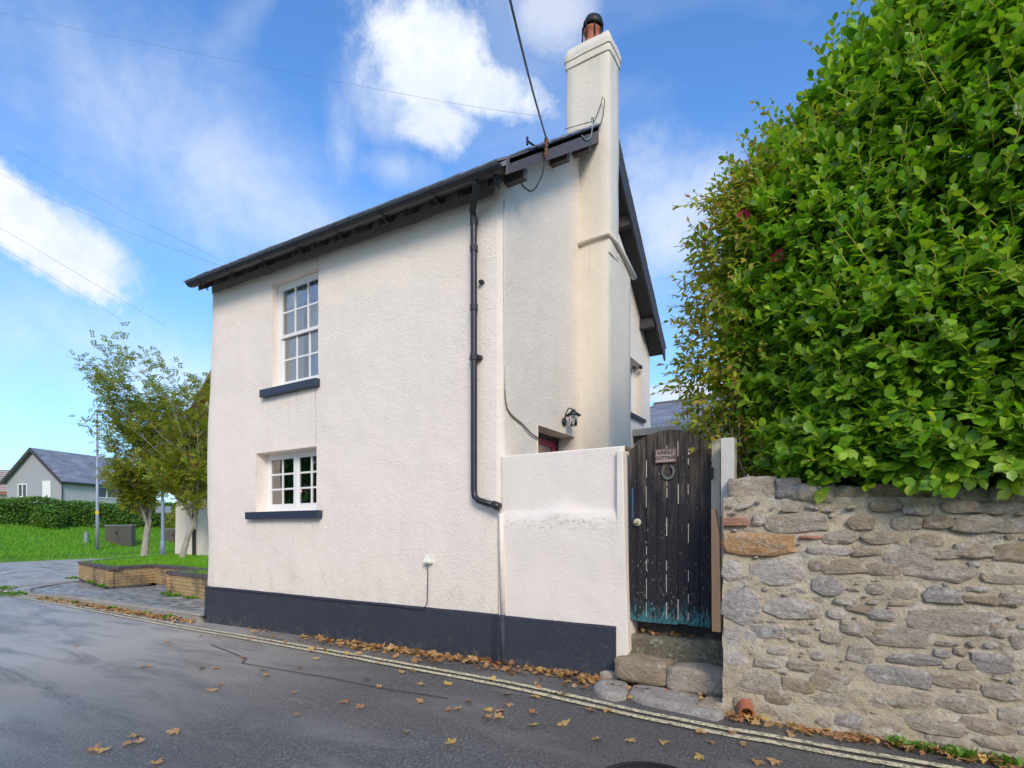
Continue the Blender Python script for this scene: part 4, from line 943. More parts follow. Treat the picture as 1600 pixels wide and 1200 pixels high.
LST = [(165, 233, 46, 44, P_), (305, 243, 205, 72, G), (60, 430, 80, 80, P_), (230, 437, 200, 88, P_), (430, 490, 112, 66, B_), (92, 565, 132, 136, B_), (297, 578, 212, 86, P_),
 (88, 690, 112, 92, P_), (190, 668, 115, 52, B_), (320, 662, 88, 26, G), (75, 775, 82, 62, P_), (195, 792, 95, 38, G), (340, 800, 110, 48, G), (445, 690, 76, 40, G), (540, 655, 92, 60, G), (745, 368, 152, 88, G),
 (875, 430, 222, 80, G), (650, 423, 132, 58, G), (480, 300, 112, 55, G), (640, 302, 124, 50, G), (822, 312, 96, 46, T_), (568, 242, 92, 62, T_), (733, 512, 88, 60, G), (885, 525, 120, 62, B_), (645, 603, 100, 44, B_),
 (925, 632, 282, 92, G), (715, 692, 212, 78, G), (565, 752, 104, 84, G), (770, 776, 165, 42, B_), (700, 842, 200, 72, B_), (885, 752, 52, 34, B_), (905, 712, 84, 24, G), (1080, 790, 125, 78, B_), (1012, 245, 152, 72, G), (1152, 252, 120, 58, G),
 (1000, 352, 124, 64, G), (1162, 358, 120, 82, T_), (875, 362, 104, 42, G), (440, 352, 165, 36, P_), (585, 352, 110, 40, T_), (500, 412, 155, 58, T_), (150, 868, 155, 90, G), (320, 880, 110, 60, T_), (460, 862, 150, 88, G), (430, 935, 145, 52, G), (265, 1000, 185, 84, G),
 (515, 1015, 125, 58, B_), (925, 862, 135, 48, G), (1130, 460, 135, 42, G), (1045, 545, 124, 34, T_), (1003, 404, 44, 24, B_), (620, 500, 70, 40, G), (760, 938, 185, 66, G), (955, 950, 160, 62, G), (1110, 905, 130, 62, G), (850, 1035, 205, 66, G), (650, 1035, 130, 60, G),
 (1050, 1035, 165, 60, G), (410, 1020, 70, 46, G), (1180, 700, 60, 70, G), (1110, 660, 80, 60, T_), (600, 930, 110, 56, G), (1160, 1000, 90, 70, G), (740, 245, 90, 52, G), (870, 240, 110, 50, T_), (560, 580, 90, 34, T_), (500, 550, 80, 30, G), (1160, 540, 80, 60, G), (980, 800, 60, 44, G), (640, 675, 70, 40, T_),
 (390, 410, 50, 40, T_), (470, 600, 70, 36, P_), (400, 760, 60, 36, P_), (240, 740, 70, 34, P_), (150, 620, 60, 24, G), (240, 930, 90, 50, T_), (100, 950, 70, 50, T_), (700, 1095, 120, 40, G), (560, 1085, 110, 44, T_), (900, 1100, 150, 40, G), (1100, 1110, 140, 44, G), (790, 190, 100, 46, G), (950, 180, 110, 46, G), (1080, 185, 110, 44, G), (660, 175, 110, 50, T_)]
occ = []
def put(zx, zy, w, h, kind, **k):
    p = onY(1120+zx/2.5, 720+zy/2.5, WY); s_ = (p-Vector(CAM)).dot(Vector((-SN, CS, 0)))/FL/2.5
    W_, H_ = w*s_/.985/math.cos(.56)*.85, h*s_; occ.append((p.x, p.z, W_, H_)); return stone(p.x, p.z, W_, H_, kind, **k)
for q in LST: put(q[0], q[1], q[2]*1.08, q[3]*1.10, q[4], dpt=random.uniform(.014, .026), rot=random.uniform(-.07, .07))
tag(put(163, 325, 262, 98, 'stone_orange', dpt=.04, seed=3), 'big orange sandstone block near the gate')
a = onY(1120+76/2.5, 720+238/2.5, WY); MBk = MB().box(a.x-.10, a.x+.085, WY-.028, WY+.05, a.z-.032, a.z+.032); occ.append((a.x, a.z, .2, .08)); tag(MBk.build('brick', M['brick_red'], SW, bevel=.008), 'red brick built into the wall below the post')
put(365, 299, 84, 18, 'brick_red', dpt=.03)
# infill rubble, smaller, where the big ones leave room; and the run of wall beyond the frame
cnt = 0
for tr_ in range(16000):
    if cnt > 190: break
    x = random.uniform(XA+.03, XB-.1); z = random.uniform(.02, wtop(x)-.05)
    if x > 4.45: w_ = random.uniform(.12, .32); h_ = random.uniform(.07, .15)
    else: w_ = random.uniform(.03, .15); h_ = w_*random.uniform(.3, .7)
    if all(abs(x-o[0]) > (w_+o[2])/2*.93+.006 or abs(z-o[1]) > (h_+o[3])/2*.93+.004 for o in occ) and x-w_/2 > XA:
        occ.append((x, z, w_, h_)); cnt += 1; stone(x, z, w_, h_, random.choice([G, G, G, T_, P_, B_]), dpt=random.uniform(.010, .022), rot=random.uniform(-.2, .2))
# rough coping stones along the top
x = XA+.01; k = 0
spec = [(.36, .17, G), (.16, .15, D_), (.20, .12, G), (.24, .1, T_)]
while x < XB-.2:
    w_, h_, kd_ = spec[k] if k < 4 else (random.uniform(.18, .34), random.uniform(.07, .11), random.choice([G, G, T_, B_])); z_ = wtop(x+w_/2)-.04
    rock(x-.008, x+w_+.012, WY+.01+random.uniform(-.01, .03), -.06, z_, z_+h_+.02, 20+k, .035).build('coping_stone', M[kd_], SW, smooth=True); x += w_; k += 1
MB().add([(2.40, -.05, 1.45), (9, -.05, 1.45), (9, 8, 1.5), (2.40, 8, 1.4), (2.40, -.05, 0.0), (2.40, 8, 0)], [(0, 1, 2, 3), (0, 3, 5, 4)]).build('bank', M['soil']); tag(bpy.data.objects['bank'], kind='structure')
# terracotta pipe end
pc = onY(1166, 1113, WY-.06); d = Vector((.25, -.9, -.3)).normalized(); q = Vector((pc.x-.03, WY+.04, pc.z+.05)); b = MB()
e = q+d*.15; b.tube([q, e], .055, 16, False); b.tube([e+d*.0, q], .042, 16, False)
A_ = (Vector((0, 0, 1))-d*d.z).normalized(); B2 = d.cross(A_); vs = [e+(A_*math.cos(k*PI/8)+B2*math.sin(k*PI/8))*r_ for r_ in (.055, .042) for k in range(16)]
b.add(vs, [(k, (k+1) % 16, 16+(k+1) % 16, 16+k) for k in range(16)])
tag(b.build('drain_pipe', M['terracotta'], smooth=True), 'short terracotta drain pipe poking out at the foot of the rubble wall', 'pipe')

# ------------------------------------------------------------------ lean-to and slate roof behind the gate
LT = thing('lean_to', 'flat roofed lean-to with grey fascia behind the arched gate', 'outbuilding', (.55, 5, .5))
MB().box(.005, 1.08, 4.12, 6.2, 3.05, 3.17).build('fascia', M['fascia'], LT, bevel=.006)
MB().box(.005, 1.02, 4.17, 6.2, 2.95, 3.05).build('gutter', M['black'], LT)
MB().box(1.0, 1.10, 4.3, 4.5, 2.85, 3.12).box(1.02, 1.08, 4.32, 4.38, .6, 2.9).build('hopper', M['black'], LT)
MB().box(.005, .95, 4.22, 4.30, 2.87, 2.95).box(.06, .12, 4.22, 4.30, .6, 2.87).box(.5, .56, 4.22, 4.30, .6, 2.87).box(.89, .95, 4.22, 4.30, .6, 2.87).build('frame', M['white'], LT)
MB().box(.03, .93, 4.25, 4.26, .6, 2.87).build('pane', M['glass'], LT)
MB().box(.0, .95, 5.2, 6.1, .6, 2.9).build('rear_wall', M['room'], LT)
OB = thing('slate_outbuilding', 'long low outbuilding with a blue-grey slate roof beyond the gate', 'outbuilding', (1.6, 7, .5))
OX0, OX1, OY0, OY1, OZ0, OZ1 = -.85, 4.6, 5.5, 8.0, 3.38, 4.42
sl_ = (OZ1-OZ0)/(OY1-OY0); MB().add([(OX0, OY0, OZ0), (OX1, OY0, OZ0), (OX1, OY1, OZ1), (OX0, OY1, OZ1), (OX0, 10.4, OZ0), (OX1, 10.4, OZ0)], [(0, 1, 2, 3), (3, 2, 5, 4)]).build('roof', M['soffit'], OB)
MB().box(OX0+.1, OX1-.1, OY0+.2, 10.2, .5, OZ0-.02).build('wall', M['gable'], OB)
tl = MB().box(-.143, .143, 0, .30, 0, .022).build('slate', M['slate']); tm2 = tl.data; bpy.data.objects.remove(tl)
for j in range(14):
    for i in range(18):
        x = OX0+.15+i*.3+(j % 2)*.15; y = OY0-.02+j*.18
        if x < OX1: inst(tm2, 'slate', OB, (x-1.6, y-7, OZ0+sl_*(y-OY0)+.012-.5+random.uniform(0, .006)), (math.atan(sl_)-.02, 0, random.uniform(-.012, .012)))
for i in range(12): MB().tube([(OX0+i*.45+.005, OY1, OZ1+.0), (OX0+i*.45+.44, OY1, OZ1+.0)], .075, 10).build('ridge_tile', plain('ridge_tile_%d' % i, (.14, .125, .11), .8) if i == 0 else bpy.data.materials['ridge_tile_0'], OB, smooth=False)

# ------------------------------------------------------------------ wall lamp, cables
LM = thing('wall_lamp', 'black barn style lamp with clear glass on the gable above the side door', 'lamp', (.02, 1.5, 2.89))
MB().lathe([(0, .03), (.04, .028), (.055, .018), (.055, 0)], 18, Matrix.Rotation(R(90), 4, 'Y'), (.0, 1.5, 2.86)).build('back_plate', M['black'], LM, smooth=True)
b = MB(); b.tube([(.02, 1.5, 2.88), (.035, 1.5, 2.98), (.075, 1.5, 3.03), (.115, 1.5, 3.03), (.14, 1.5, 2.99)], .009, 8); b.build('arm', M['black'], LM, smooth=True)
MB().lathe([(.0, .03), (.02, .028), (.03, .015), (.035, 0), (.105, -.05), (.103, -.055), (.03, -.006)], 24, at=(.14, 1.5, 2.985)).build('shade', M['black'], LM, smooth=True)
MB().lathe([(.055, 2.94), (.055, 2.80), (0, 2.80)], 20, at=(.14, 1.5, -.01)).build('glass_cover', M['glass'], LM, smooth=True)
MB().lathe([(0, 2.85), (.015, 2.855), (.022, 2.88), (.012, 2.93), (.012, 2.95)], 12, at=(.14, 1.5, -.01)).build('bulb', M['ivory'], LM, smooth=True)
def cable(pts, r, mt, name, label, cat='cable', n=5, st=.3):
    return tag(MB().tube(dense([Vector(p) for p in pts], st), r, n).build(name, mt, smooth=True), label, cat)
cable([(.012, .045, 5.05), (.012, .04, 4.4), (.014, .045, 3.6), (.012, .05, 2.95)], .008, M['cable_white'], 'cable', 'painted cable running straight down the cottage corner')
cable([(.014, .05, 2.96), (.014, .09, 2.78), (.014, .25, 2.70), (.014, .42, 2.66), (.014, .62, 2.58), (.014, .80, 2.55)], .010, plain('brown_cable', (.22, .19, .15), .7), 'cable', 'brown cable sweeping from the cottage corner to the side door', st=.08)
ins = onX(853, 232, XR+.03); IN = thing('insulator_bracket', 'rusty clamp and insulator holding the service cable on the bargeboard', 'bracket', ins)
b = MB(); b.lathe([(0, .13), (.018, .12), (.024, .10), (.012, .09), (.03, .07), (.012, .05), (.028, .03), (.012, .01), (.03, -.02), (.012, -.04), (.03, -.07), (.014, -.09), (.02, -.11), (0, -.13)], 10, Matrix.Rotation(R(-4), 4, 'X'), ins); b.build('insulator', M['rust'], IN, smooth=True)
b = MB(); b.tube([ins+Vector((0, 0, .02)), ins+Vector((-.01, -.2, -.1)), ins+Vector((-.03, -.36, -.12))], .012, 6); b.tube([ins+Vector((-.03, -.36, -.08)), ins+Vector((-.03, -.36, -.16))], .014, 6); b.build('bracket_arm', M['iron'], IN)
far = dep(775, -90, 3.2); e = ins+Vector((0, 0, .12)); cable([far, (far*.5+e*.5)+Vector((0, 0, -.05)), e], .010, M['black'], 'service_cable', 'black overhead service cable dropping to the bracket on the bargeboard')
lp = [onX(852, 245, XR+.03), onX(848, 270, XR+.02), onX(838, 292, XR-.02), onX(828, 299, XR-.06), onX(818, 292, XR-.1), onX(811, 278, XR-.15), onX(808, 262, XR-.18)]
cable(lp, .009, M['black'], 'cable', 'black drip loop of cable hanging under the bargeboard', st=.05)
hk = onX(915, 218, XR+.01); cable([hk+Vector((0, -.12, -.02)), hk, hk+Vector((.01, .14, .12)), hk+Vector((.02, .17, .30)), hk+Vector((.02, .14, .36)), hk+Vector((.02, .19, .40)), hk+Vector((.02, .21, .33))], .008, M['galv'], 'eye_hook', 'galvanised hooked eye fixed to the top of the bargeboard', 'hook', st=.04)
for k, (pp, lab) in enumerate((([(-60, 8), (350, 92), (700, 160), (850, 182)], 'topmost faint overhead wire crossing the sky to the chimney'), ([(-60, 185), (170, 318), (347, 407)], 'second overhead wire from the top, ending at the left eaves'), ([(-60, 232), (30, 287), (200, 362), (339, 413)], 'third overhead wire from the top, ending just below the second at the eaves'))):
    n = len(pp); cable([dep(px, py, 14-4.6*i/(n-1)) for i, (px, py) in enumerate(pp)], (.0026), M['wiregrey'], 'overhead_wire', lab, 'wire', 4, 1.0)
for k, (pp, lab) in enumerate((([(-60, 320), (100, 415), (260, 510)], 'faint overhead wire passing above the white cloud edge to the trees'), ([(-60, 352), (60, 420), (190, 500)], 'lowest faint overhead wire left of the trees'))):
    cable([dep(px, py, 34) for px, py in pp], .008, M['wiregrey'], 'overhead_wire', lab, 'wire', 4, 3.0)

# ------------------------------------------------------------------ brick planter
PLT = [(-15.75, 1.85), (-12.26, 1.2), (-12.42, 2.3), (-9.35, 2.0), (-9.6, 1.25), (-6.2, .95)]
PLb = [(-6.2, 6.0), (-19.5, 7.2), (-19.0, 6.4), (-17.2, 3.4)]
PN = thing('brick_planter', 'low buff brick planter with dark coping on the pavement corner', 'planter', (-12, 2, 0))
bk = MB().box(-.106, .106, -.05, .05, -.0325, .0325).build('brick', M['brick']); bkm = bk.data; bpy.data.objects.remove(bk)
cp = MB().box(-.052, .052, -.125, .105, -.035, .035).build('coping_brick', M['coping']); cpm = cp.data; bpy.data.objects.remove(cp)
cb_, far_b, far_c = [], MB(), MB(); bods = MB()
def wallrun(a, c_, visible=True):
    a, c_ = Vector((*a, 0)), Vector((*c_, 0)); d = c_-a; ln = d.length; d.normalize(); ang = math.atan2(d.y, d.x); nrm = Vector((d.y, -d.x, 0))
    Mx = Matrix.Translation(a) @ Matrix.Rotation(ang, 4, 'Z')
    bods.box(.12, ln-.12, .012, .20, 0, .46, Mx); bods.box(.03, ln-.03, .04, .09, 0, .46, Mx)
    for r_ in range(6):
        z = .045+.035+r_*.075; nb = max(1, round(ln/.225)); pt = ln/nb
        for i in range(nb+(r_ % 2)):
            if r_ % 2 == 0: cb_.append((Mx @ Vector((pt*(i+.5), .05, z)), ang, 1.0))
            elif i == 0: cb_.append((Mx @ Vector((pt*.25, .05, z)), ang, .47))
            elif i == nb: cb_.append((Mx @ Vector((ln-pt*.25, .05, z)), ang, .47))
            else: cb_.append((Mx @ Vector((pt*i, .05, z)), ang, 1.0))
    x = 0
    while x < ln: cbc.append((Mx @ Vector((x+.055, .10, .50)), ang)); x += .113
cbc = []
for i in range(5): wallrun(PLT[i], PLT[i+1])
cb_.sort(key=lambda q: (q[0]-Vector(CAM)).length); cbc.sort(key=lambda q: (q[0]-Vector(CAM)).length)
for k, (p, a_, sc_) in enumerate(cb_):
    if k < 300: inst(bkm, 'brick', PN, (p.x+12, p.y-2, p.z), (0, 0, a_+random.uniform(-.01, .01)), (sc_, 1, 1))
    else: far_b.box(-.106*sc_, .106*sc_, -.05, .05, -.0325, .0325, Matrix.Translation(p) @ Matrix.Rotation(a_, 4, 'Z'))
for k, (p, a_) in enumerate(cbc):
    inst(cpm, 'coping_brick', PN, (p.x+12, p.y-2, p.z+random.uniform(-.003, .003)), (0, 0, a_+random.uniform(-.015, .015)))
tag(far_b.build('bricks_far', M['brick'], PN), kind='stuff')
pts = [PLT[0]]+PLb[::-1]
for i in range(len(pts)-1):
    a, c_ = Vector((*pts[i], 0)), Vector((*pts[i+1], 0)); d = c_-a; ln = d.length; Mx = Matrix.Translation(a) @ Matrix.Rotation(math.atan2(d.y, d.x), 4, 'Z')
    bods.box(0, ln, -.2, -.012, 0, .46, Mx); far_c.box(0, ln, -.22, .01, .46, .53, Mx)
far_c.build('rear_coping', M['coping'], PN); bods.build('mortar', plain('grey_mortar', (.17, .15, .125), .9), PN)
poly = PLT+PLb
def inpoly(x, y, P=poly):
    c_ = False; j = len(P)-1
    for i in range(len(P)):
        if (P[i][1] > y) != (P[j][1] > y) and x < (P[j][0]-P[i][0])*(y-P[i][1])/(P[j][1]-P[i][1])+P[i][0]: c_ = not c_
        j = i
    return c_
b = MB(); b.add([(x, y, .47) for x, y in PLT+PLb], [tuple(range(len(poly)))]); tag(b.build('planter_lawn', M['lawn']), kind='structure')
# grass tufts
def grass(name, pts, h, mt, parent=None, label=None, wmul=1.0):
    P = np.array(pts); n = len(P); A = RNG.uniform(0, 2*PI, n); H = h*RNG.uniform(.5, 1.2, n); w_ = H*.10*wmul
    lean = RNG.uniform(-.5, .5, (n, 2))*H[:, None]; dx_ = np.cos(A)*w_; dy_ = np.sin(A)*w_
    V = np.stack([P+np.stack([dx_, dy_, dx_*0], 1), P-np.stack([dx_, dy_, dx_*0], 1), P+np.concatenate([lean, H[:, None]], 1)], 1).reshape(-1, 3)
    me = fmesh(name, V, np.arange(3*n).reshape(-1, 3), [mt]); o = bpy.data.objects.new(name, me); COL.objects.link(o); tag(o, kind='stuff', label=label); return o
pts = []
while len(pts) < 26000:
    x, y = random.uniform(-19.5, -6.2), random.uniform(.9, 7.2)
    if inpoly(x, y): pts.append((x, y, .465))
tag(grass('grass', pts, .10, M['blade'], label='short bright grass filling the brick planter', wmul=1.2), cat='grass')
pts = []
for _ in range(30000):
    x, y = random.uniform(-42, -30.6), random.uniform(2, 22); pts.append((x, y, lawnz(x, y)-.01))
tag(grass('grass', pts, .16, M['blade'], label='long bright grass on the bank beyond the side road', wmul=1.6), cat='grass')

# ------------------------------------------------------------------ foliage generators
LT8 = np.array([(0, 0, 0), (.28, .29, .05), (.68, .32, .05), (1, 0, -.06), (.68, -.32, .05), (.28, -.29, .05), (.45, 0, -.01)], float)
LF8 = np.array([(0, 6, 1), (1, 6, 2), (2, 6, 3), (3, 6, 4), (4, 6, 5), (5, 6, 0)])
LTn = LT8*np.array([1, .72, 1])
LQ = np.array([(0, 0, 0), (.5, .28, .03), (1, 0, 0), (.5, -.28, .03)], float); LQF = np.array([(0, 1, 2), (0, 2, 3)])
def unit(v): return v/(np.linalg.norm(v, axis=-1, keepdims=True)+1e-9)
def shell(ells, n, lo, hi, keep):
    """points near the outside of a union of ellipsoids: returns P, outward normal"""
    A = np.array([e[0]*e[1]+e[0]*e[2]+e[1]*e[2] for _, e in ells]); A = A/A.sum(); Ps = []; Ns = []
    C_ = np.array([c for c, _ in ells]); R_ = np.array([r for _, r in ells]); tot = 0
    while tot < n:
        k = RNG.choice(len(ells), 6000, p=A); d = unit(RNG.normal(size=(6000, 3))); s = RNG.uniform(lo, hi, 6000)[:, None]
        lump = np.array([1+.14*noise.noise(Vector(q*2.3)+Vector((kk, 0, 0)))+.07*noise.noise(Vector(q*6)+Vector((kk, 3, 0))) for q, kk in zip(d, k)])[:, None]
        P = C_[k]+d*R_[k]*s*lump; Nn = unit(d/R_[k])
        q = (((P[:, None]-C_[None])/R_[None])**2).sum(2); q[np.arange(6000), k] = 9; ok = q.min(1) > (lo-.06)**2
        ok &= keep(P, Nn); Ps.append(P[ok]); Ns.append(Nn[ok]); tot += ok.sum()
    return np.concatenate(Ps)[:n], np.concatenate(Ns)[:n]
def sprigs(P, Nn, nl, ln, size, upb=.5, out=.8, droop=0):
    """a stem with alternate leaves at each P; returns leaf base, dir, up, size and stem segments"""
    n = len(P); S_ = unit(Nn*out+np.array([0, 0, upb])+RNG.normal(size=(n, 3))*.38); LP, LD, LU, LS = [], [], [], []
    ref = unit(np.cross(S_, RNG.normal(size=(n, 3)))); ref2 = np.cross(S_, ref)
    for i in range(nl):
        u = (i+.6)/nl; a = i*2.4+RNG.uniform(-.4, .4, n); rad = ref*np.cos(a)[:, None]+ref2*np.sin(a)[:, None]
        base = P+S_*(ln*u)[:, None] if isinstance(ln, np.ndarray) else P+S_*ln*u
        spread = 1.15-.75*u; d = unit(rad*spread+S_*(.35+.5*u)+np.array([0, 0, -droop])+RNG.normal(size=(n, 3))*.15)
        LP.append(base); LD.append(d); LU.append(unit(S_*.8+np.array([0, 0, .9])+Nn*.25+RNG.normal(size=(n, 3))*.22)); LS.append(size*RNG.choice([.55, .8, 1.0, 1.0, 1.2], n)*RNG.uniform(.85, 1.12, n)*(1-.35*max(0, u-.6)/.4))
    return np.concatenate(LP), np.concatenate(LD), np.concatenate(LU), np.concatenate(LS), S_
def stems(P, S_, ln, r):
    n = len(P); a = unit(np.cross(S_, np.array([.3, .5, .8]))); b_ = np.cross(S_, a); e = P+S_*(ln[:, None] if isinstance(ln, np.ndarray) else ln)
    V = []
    for k in range(3):
        o = (a*math.cos(k*2.094)+b_*math.sin(k*2.094))*r; V += [P+o, e+o*.6]
    V = np.stack(V, 1).reshape(-1, 3); F = np.array([(0, 2, 3, 1), (2, 4, 5, 3), (4, 0, 1, 5)])[None]+(np.arange(n)*6)[:, None, None]; return V, F.reshape(-1, 4)
def leaf_parts(root, T, F, LP, LD, LU, LS, mt, count, name='leaf'):
    d = np.linalg.norm(LP-np.array(CAM), axis=1); vis = ((LP-np.array(CAM))@np.array([-SN, CS, 0])) > 1
    rt = (LP-np.array(CAM))@np.array([CS, SN, 0]); dp = (LP-np.array(CAM))@np.array([-SN, CS, 0]); px = 800+FL*rt/dp; py = 828-FL*(LP[:, 2]-CAM[2])/dp
    score = d/LS+1e6*((px > 1600) | (py < 0) | ~vis); idx = np.argsort(score)[:count]; me = fmesh(name, T, F, [mt], smooth=True)
    D, B, Nn = frames(LD[idx], LU[idx]); rl_ = np.array(root.location)
    for i, k in enumerate(idx):
        s = LS[k]; m_ = Matrix(((D[i][0]*s, B[i][0]*s, Nn[i][0]*s, LP[k][0]-rl_[0]), (D[i][1]*s, B[i][1]*s, Nn[i][1]*s, LP[k][1]-rl_[1]), (D[i][2]*s, B[i][2]*s, Nn[i][2]*s, LP[k][2]-rl_[2]), (0, 0, 0, 1)))
        inst(me, name, root, None, M=m_)
    keep = np.ones(len(LP), bool); keep[idx] = False; return keep
def joined(root, name, T, F, LP, LD, LU, LS, mt, smooth=True):
    V, FF = scatter(T, F, LP, LD, LU, LS); V = V-np.array(root.location); o = bpy.data.objects.new(name, fmesh(name, V, FF, [mt], smooth=smooth)); COL.objects.link(o); o.parent = root; tag(o, kind='stuff'); return o
# --- the big glossy hedge above the rubble wall
HB = thing('large_hedge', 'huge glossy evergreen hedge bulging over the rubble wall', 'hedge', (4.6, .6, 1.45))
EL = [((3.75, .42, 2.75), (1.15, .95, 1.15)), ((4.9, .35, 2.6), (1.1, 1.0, 1.1)), ((3.35, .62, 3.5), (1.05, .9, 1.25)), ((4.45, .45, 3.75), (1.3, 1.0, 1.4)), ((3.05, .75, 2.75), (.75, .7, .85)),
      ((5.6, .4, 3.6), (1.3, 1.1, 1.6)), ((4.1, .7, 4.65), (1.2, .95, 1.0)), ((5.0, .7, 5.3), (1.5, 1.1, 1.3)), ((3.1, .85, 4.15), (.8, .75, .85)), ((6.4, .6, 4.3), (1.4, 1.2, 2.0)), ((4.4, .9, 5.6), (.8, .8, .8)), ((3.5, .3, 2.2), (.75, .55, .45)), ((4.4, .2, 2.15), (.9, .6, .5)), ((5.5, .2, 2.3), (1.0, .7, .6)), ((3.35, .0, 2.0), (.6, .52, .42)), ((3.95, -.1, 1.98), (.6, .55, .45)), ((4.6, -.1, 1.95), (.7, .6, .5)), ((5.4, -.1, 2.0), (.8, .6, .5)), ((3.7, .05, 2.6), (.7, .6, .6)), ((4.5, -.05, 2.8), (.8, .65, .8))]
def keep1(P, Nn): return (P[:, 2] > 1.72-.13*(P[:, 1] < -.3)) & ((Nn[:, 1] < .35) | (Nn[:, 2] > .5)) & (P[:, 0] < 6.6)
P, Nn = shell(EL, 8600, .87, 1.0, lambda P, N_: keep1(P, N_) & ((P[:, 2] > 1.78) | (P[:, 1] > -.3)))
ln = RNG.uniform(.14, .30, len(P)); LP, LD, LU, LS, S_ = sprigs(P, Nn, 9, ln, .104, .45, .9); mk = (LP[:, 2] > 1.66) | (LP[:, 1] > -.3); LP, LD, LU, LS = LP[mk], LD[mk], LU[mk], LS[mk]
kp = leaf_parts(HB, LT8, LF8, LP, LD, LU, LS, M['leaf'], 300)
joined(HB, 'foliage', LT8, LF8, LP[kp], LD[kp], LU[kp], LS[kp], M['leaf'])
V, F = stems(P, S_, ln, .0045); o = bpy.data.objects.new('shoots', fmesh('shoots', V-np.array(HB.location), F, [M['stem_y']])); COL.objects.link(o); o.parent = HB; tag(o, kind='stuff')
P, Nn = shell(EL, 620, .97, 1.10, lambda P, N_: keep1(P, N_) & ((P[:, 2] > 2.6) | (P[:, 0] < 3.2)) & (P[:, 2] > 2.0))
ln = RNG.uniform(.25, .5, len(P)); LP, LD, LU, LS, S_ = sprigs(P, Nn, 11, ln, .082, .9, .55)
joined(HB, 'outer_shoots', LT8, LF8, LP, LD, LU, LS, M['leaf'])
V, F = stems(P, S_, ln, .005); o = bpy.data.objects.new('shoots', fmesh('shoots', V-np.array(HB.location), F, [M['stem_y']])); COL.objects.link(o); o.parent = HB; tag(o, kind='stuff')
P, Nn = shell(EL, 30000, .35, .88, lambda P, N_: (P[:, 2] > 1.75) & (P[:, 0] < 6.6))
joined(HB, 'inner_foliage', LT8, LF8, P, unit(RNG.normal(size=P.shape)+Nn*.5), unit(RNG.normal(size=P.shape)*.6+np.array([0, -.3, 1])), RNG.uniform(.10, .17, len(P)), M['leaf_in'])
b = MB(); rr = random.Random(4)
for k in range(26):
    x = rr.uniform(2.7, 5.8); p = Vector((x, rr.uniform(.2, .8), 1.4)); pts = [p.copy()]
    for i in range(5): p = p+Vector((rr.uniform(-.2, .2), rr.uniform(-.15, .12), rr.uniform(.4, .7))); pts.append(p.copy())
    b.tube(pts, [.04, .034, .026, .018, .012, .006], 6)
b.build('branches', M['twig'], HB)
# --- the looser flowering shrub at its left end
FS = thing('flowering_shrub', 'loose shrub with yellowing leaves and two crimson blooms at the left end of the hedge', 'shrub', (2.55, .6, 1.45))
EL2 = [((2.52, .50, 3.55), (.60, .60, .95)), ((2.42, .48, 2.65), (.50, .50, .75)), ((2.72, .45, 2.2), (.45, .4, .35)), ((2.9, .5, 4.4), (.55, .6, .5)), ((2.25, .45, 3.05), (.42, .4, .5)), ((2.35, .42, 4.15), (.38, .4, .4))]
P, Nn = shell(EL2, 1200, .55, 1.08, lambda P, N_: (P[:, 2] > 1.85) & (N_[:, 1] < .6))
ln = RNG.uniform(.12, .32, len(P)); LP, LD, LU, LS, S_ = sprigs(P, Nn, 8, ln, .078, .1, .9, .25)
kp = leaf_parts(FS, LTn, LF8, LP, LD, LU, LS, M['leaf_cam'], 200); joined(FS, 'foliage', LTn, LF8, LP[kp], LD[kp], LU[kp], LS[kp], M['leaf_cam'])
V, F = stems(P, S_, ln, .003); o = bpy.data.objects.new('shoots', fmesh('shoots', V-np.array(FS.location), F, [M['twig']])); COL.objects.link(o); o.parent = FS; tag(o, kind='stuff')
b = MB(); LPs = []
# arching outer twigs reaching over the gate
tw = []
for (px, py) in ((1062, 322), (1070, 372), (1050, 480), (1060, 505), (1100, 430), (1180, 160), (1165, 215), (1112, 300), (1095, 560), (1110, 690), (1150, 670), (1135, 250)):
    e = onY(px, py, .25); s_ = Vector((2.75+rr.uniform(-.1, .15), .5, max(1.9, e.z-.35+rr.uniform(-.2, .1)))); mid = (s_+e)/2+Vector((0, 0, .10)); pts = dense([s_, mid, e], .05); b.tube(pts, [.006*(1-.7*i/len(pts))+.001 for i in range(len(pts))], 4); tw.append(pts)
for k in range(30):
    p = Vector((rr.uniform(2.5, 3.0), rr.uniform(.0, .4), 1.66)); pts = [p.copy()]
    for i in range(5): p = p+Vector((rr.uniform(-.14, .08), rr.uniform(-.06, .06), rr.uniform(.12, .45))); pts.append(p.copy())
    b.tube(pts, [.012, .010, .008, .006, .004, .002], 5)
b.build('twigs', M['twig'], FS)
lp_, ld_ = [], []
for pts in tw:
    for i in range(int(len(pts)*.25), len(pts)):
        for s_ in range(2):
            t_ = (pts[min(i+1, len(pts)-1)]-pts[i-1]).normalized(); lp_.append(pts[i]); ld_.append(t_*.6+Vector((rr.uniform(-.8, .8), rr.uniform(-.8, .8), rr.uniform(-.8, .5))))
lp_ = np.array([tuple(v) for v in lp_]); ld_ = np.array([tuple(v) for v in ld_])
joined(FS, 'tip_leaves', LTn, LF8, lp_, ld_, unit(np.array([0, -.3, 1])+RNG.normal(size=lp_.shape)*.4), RNG.uniform(.05, .09, len(lp_)), M['leaf_cam'])
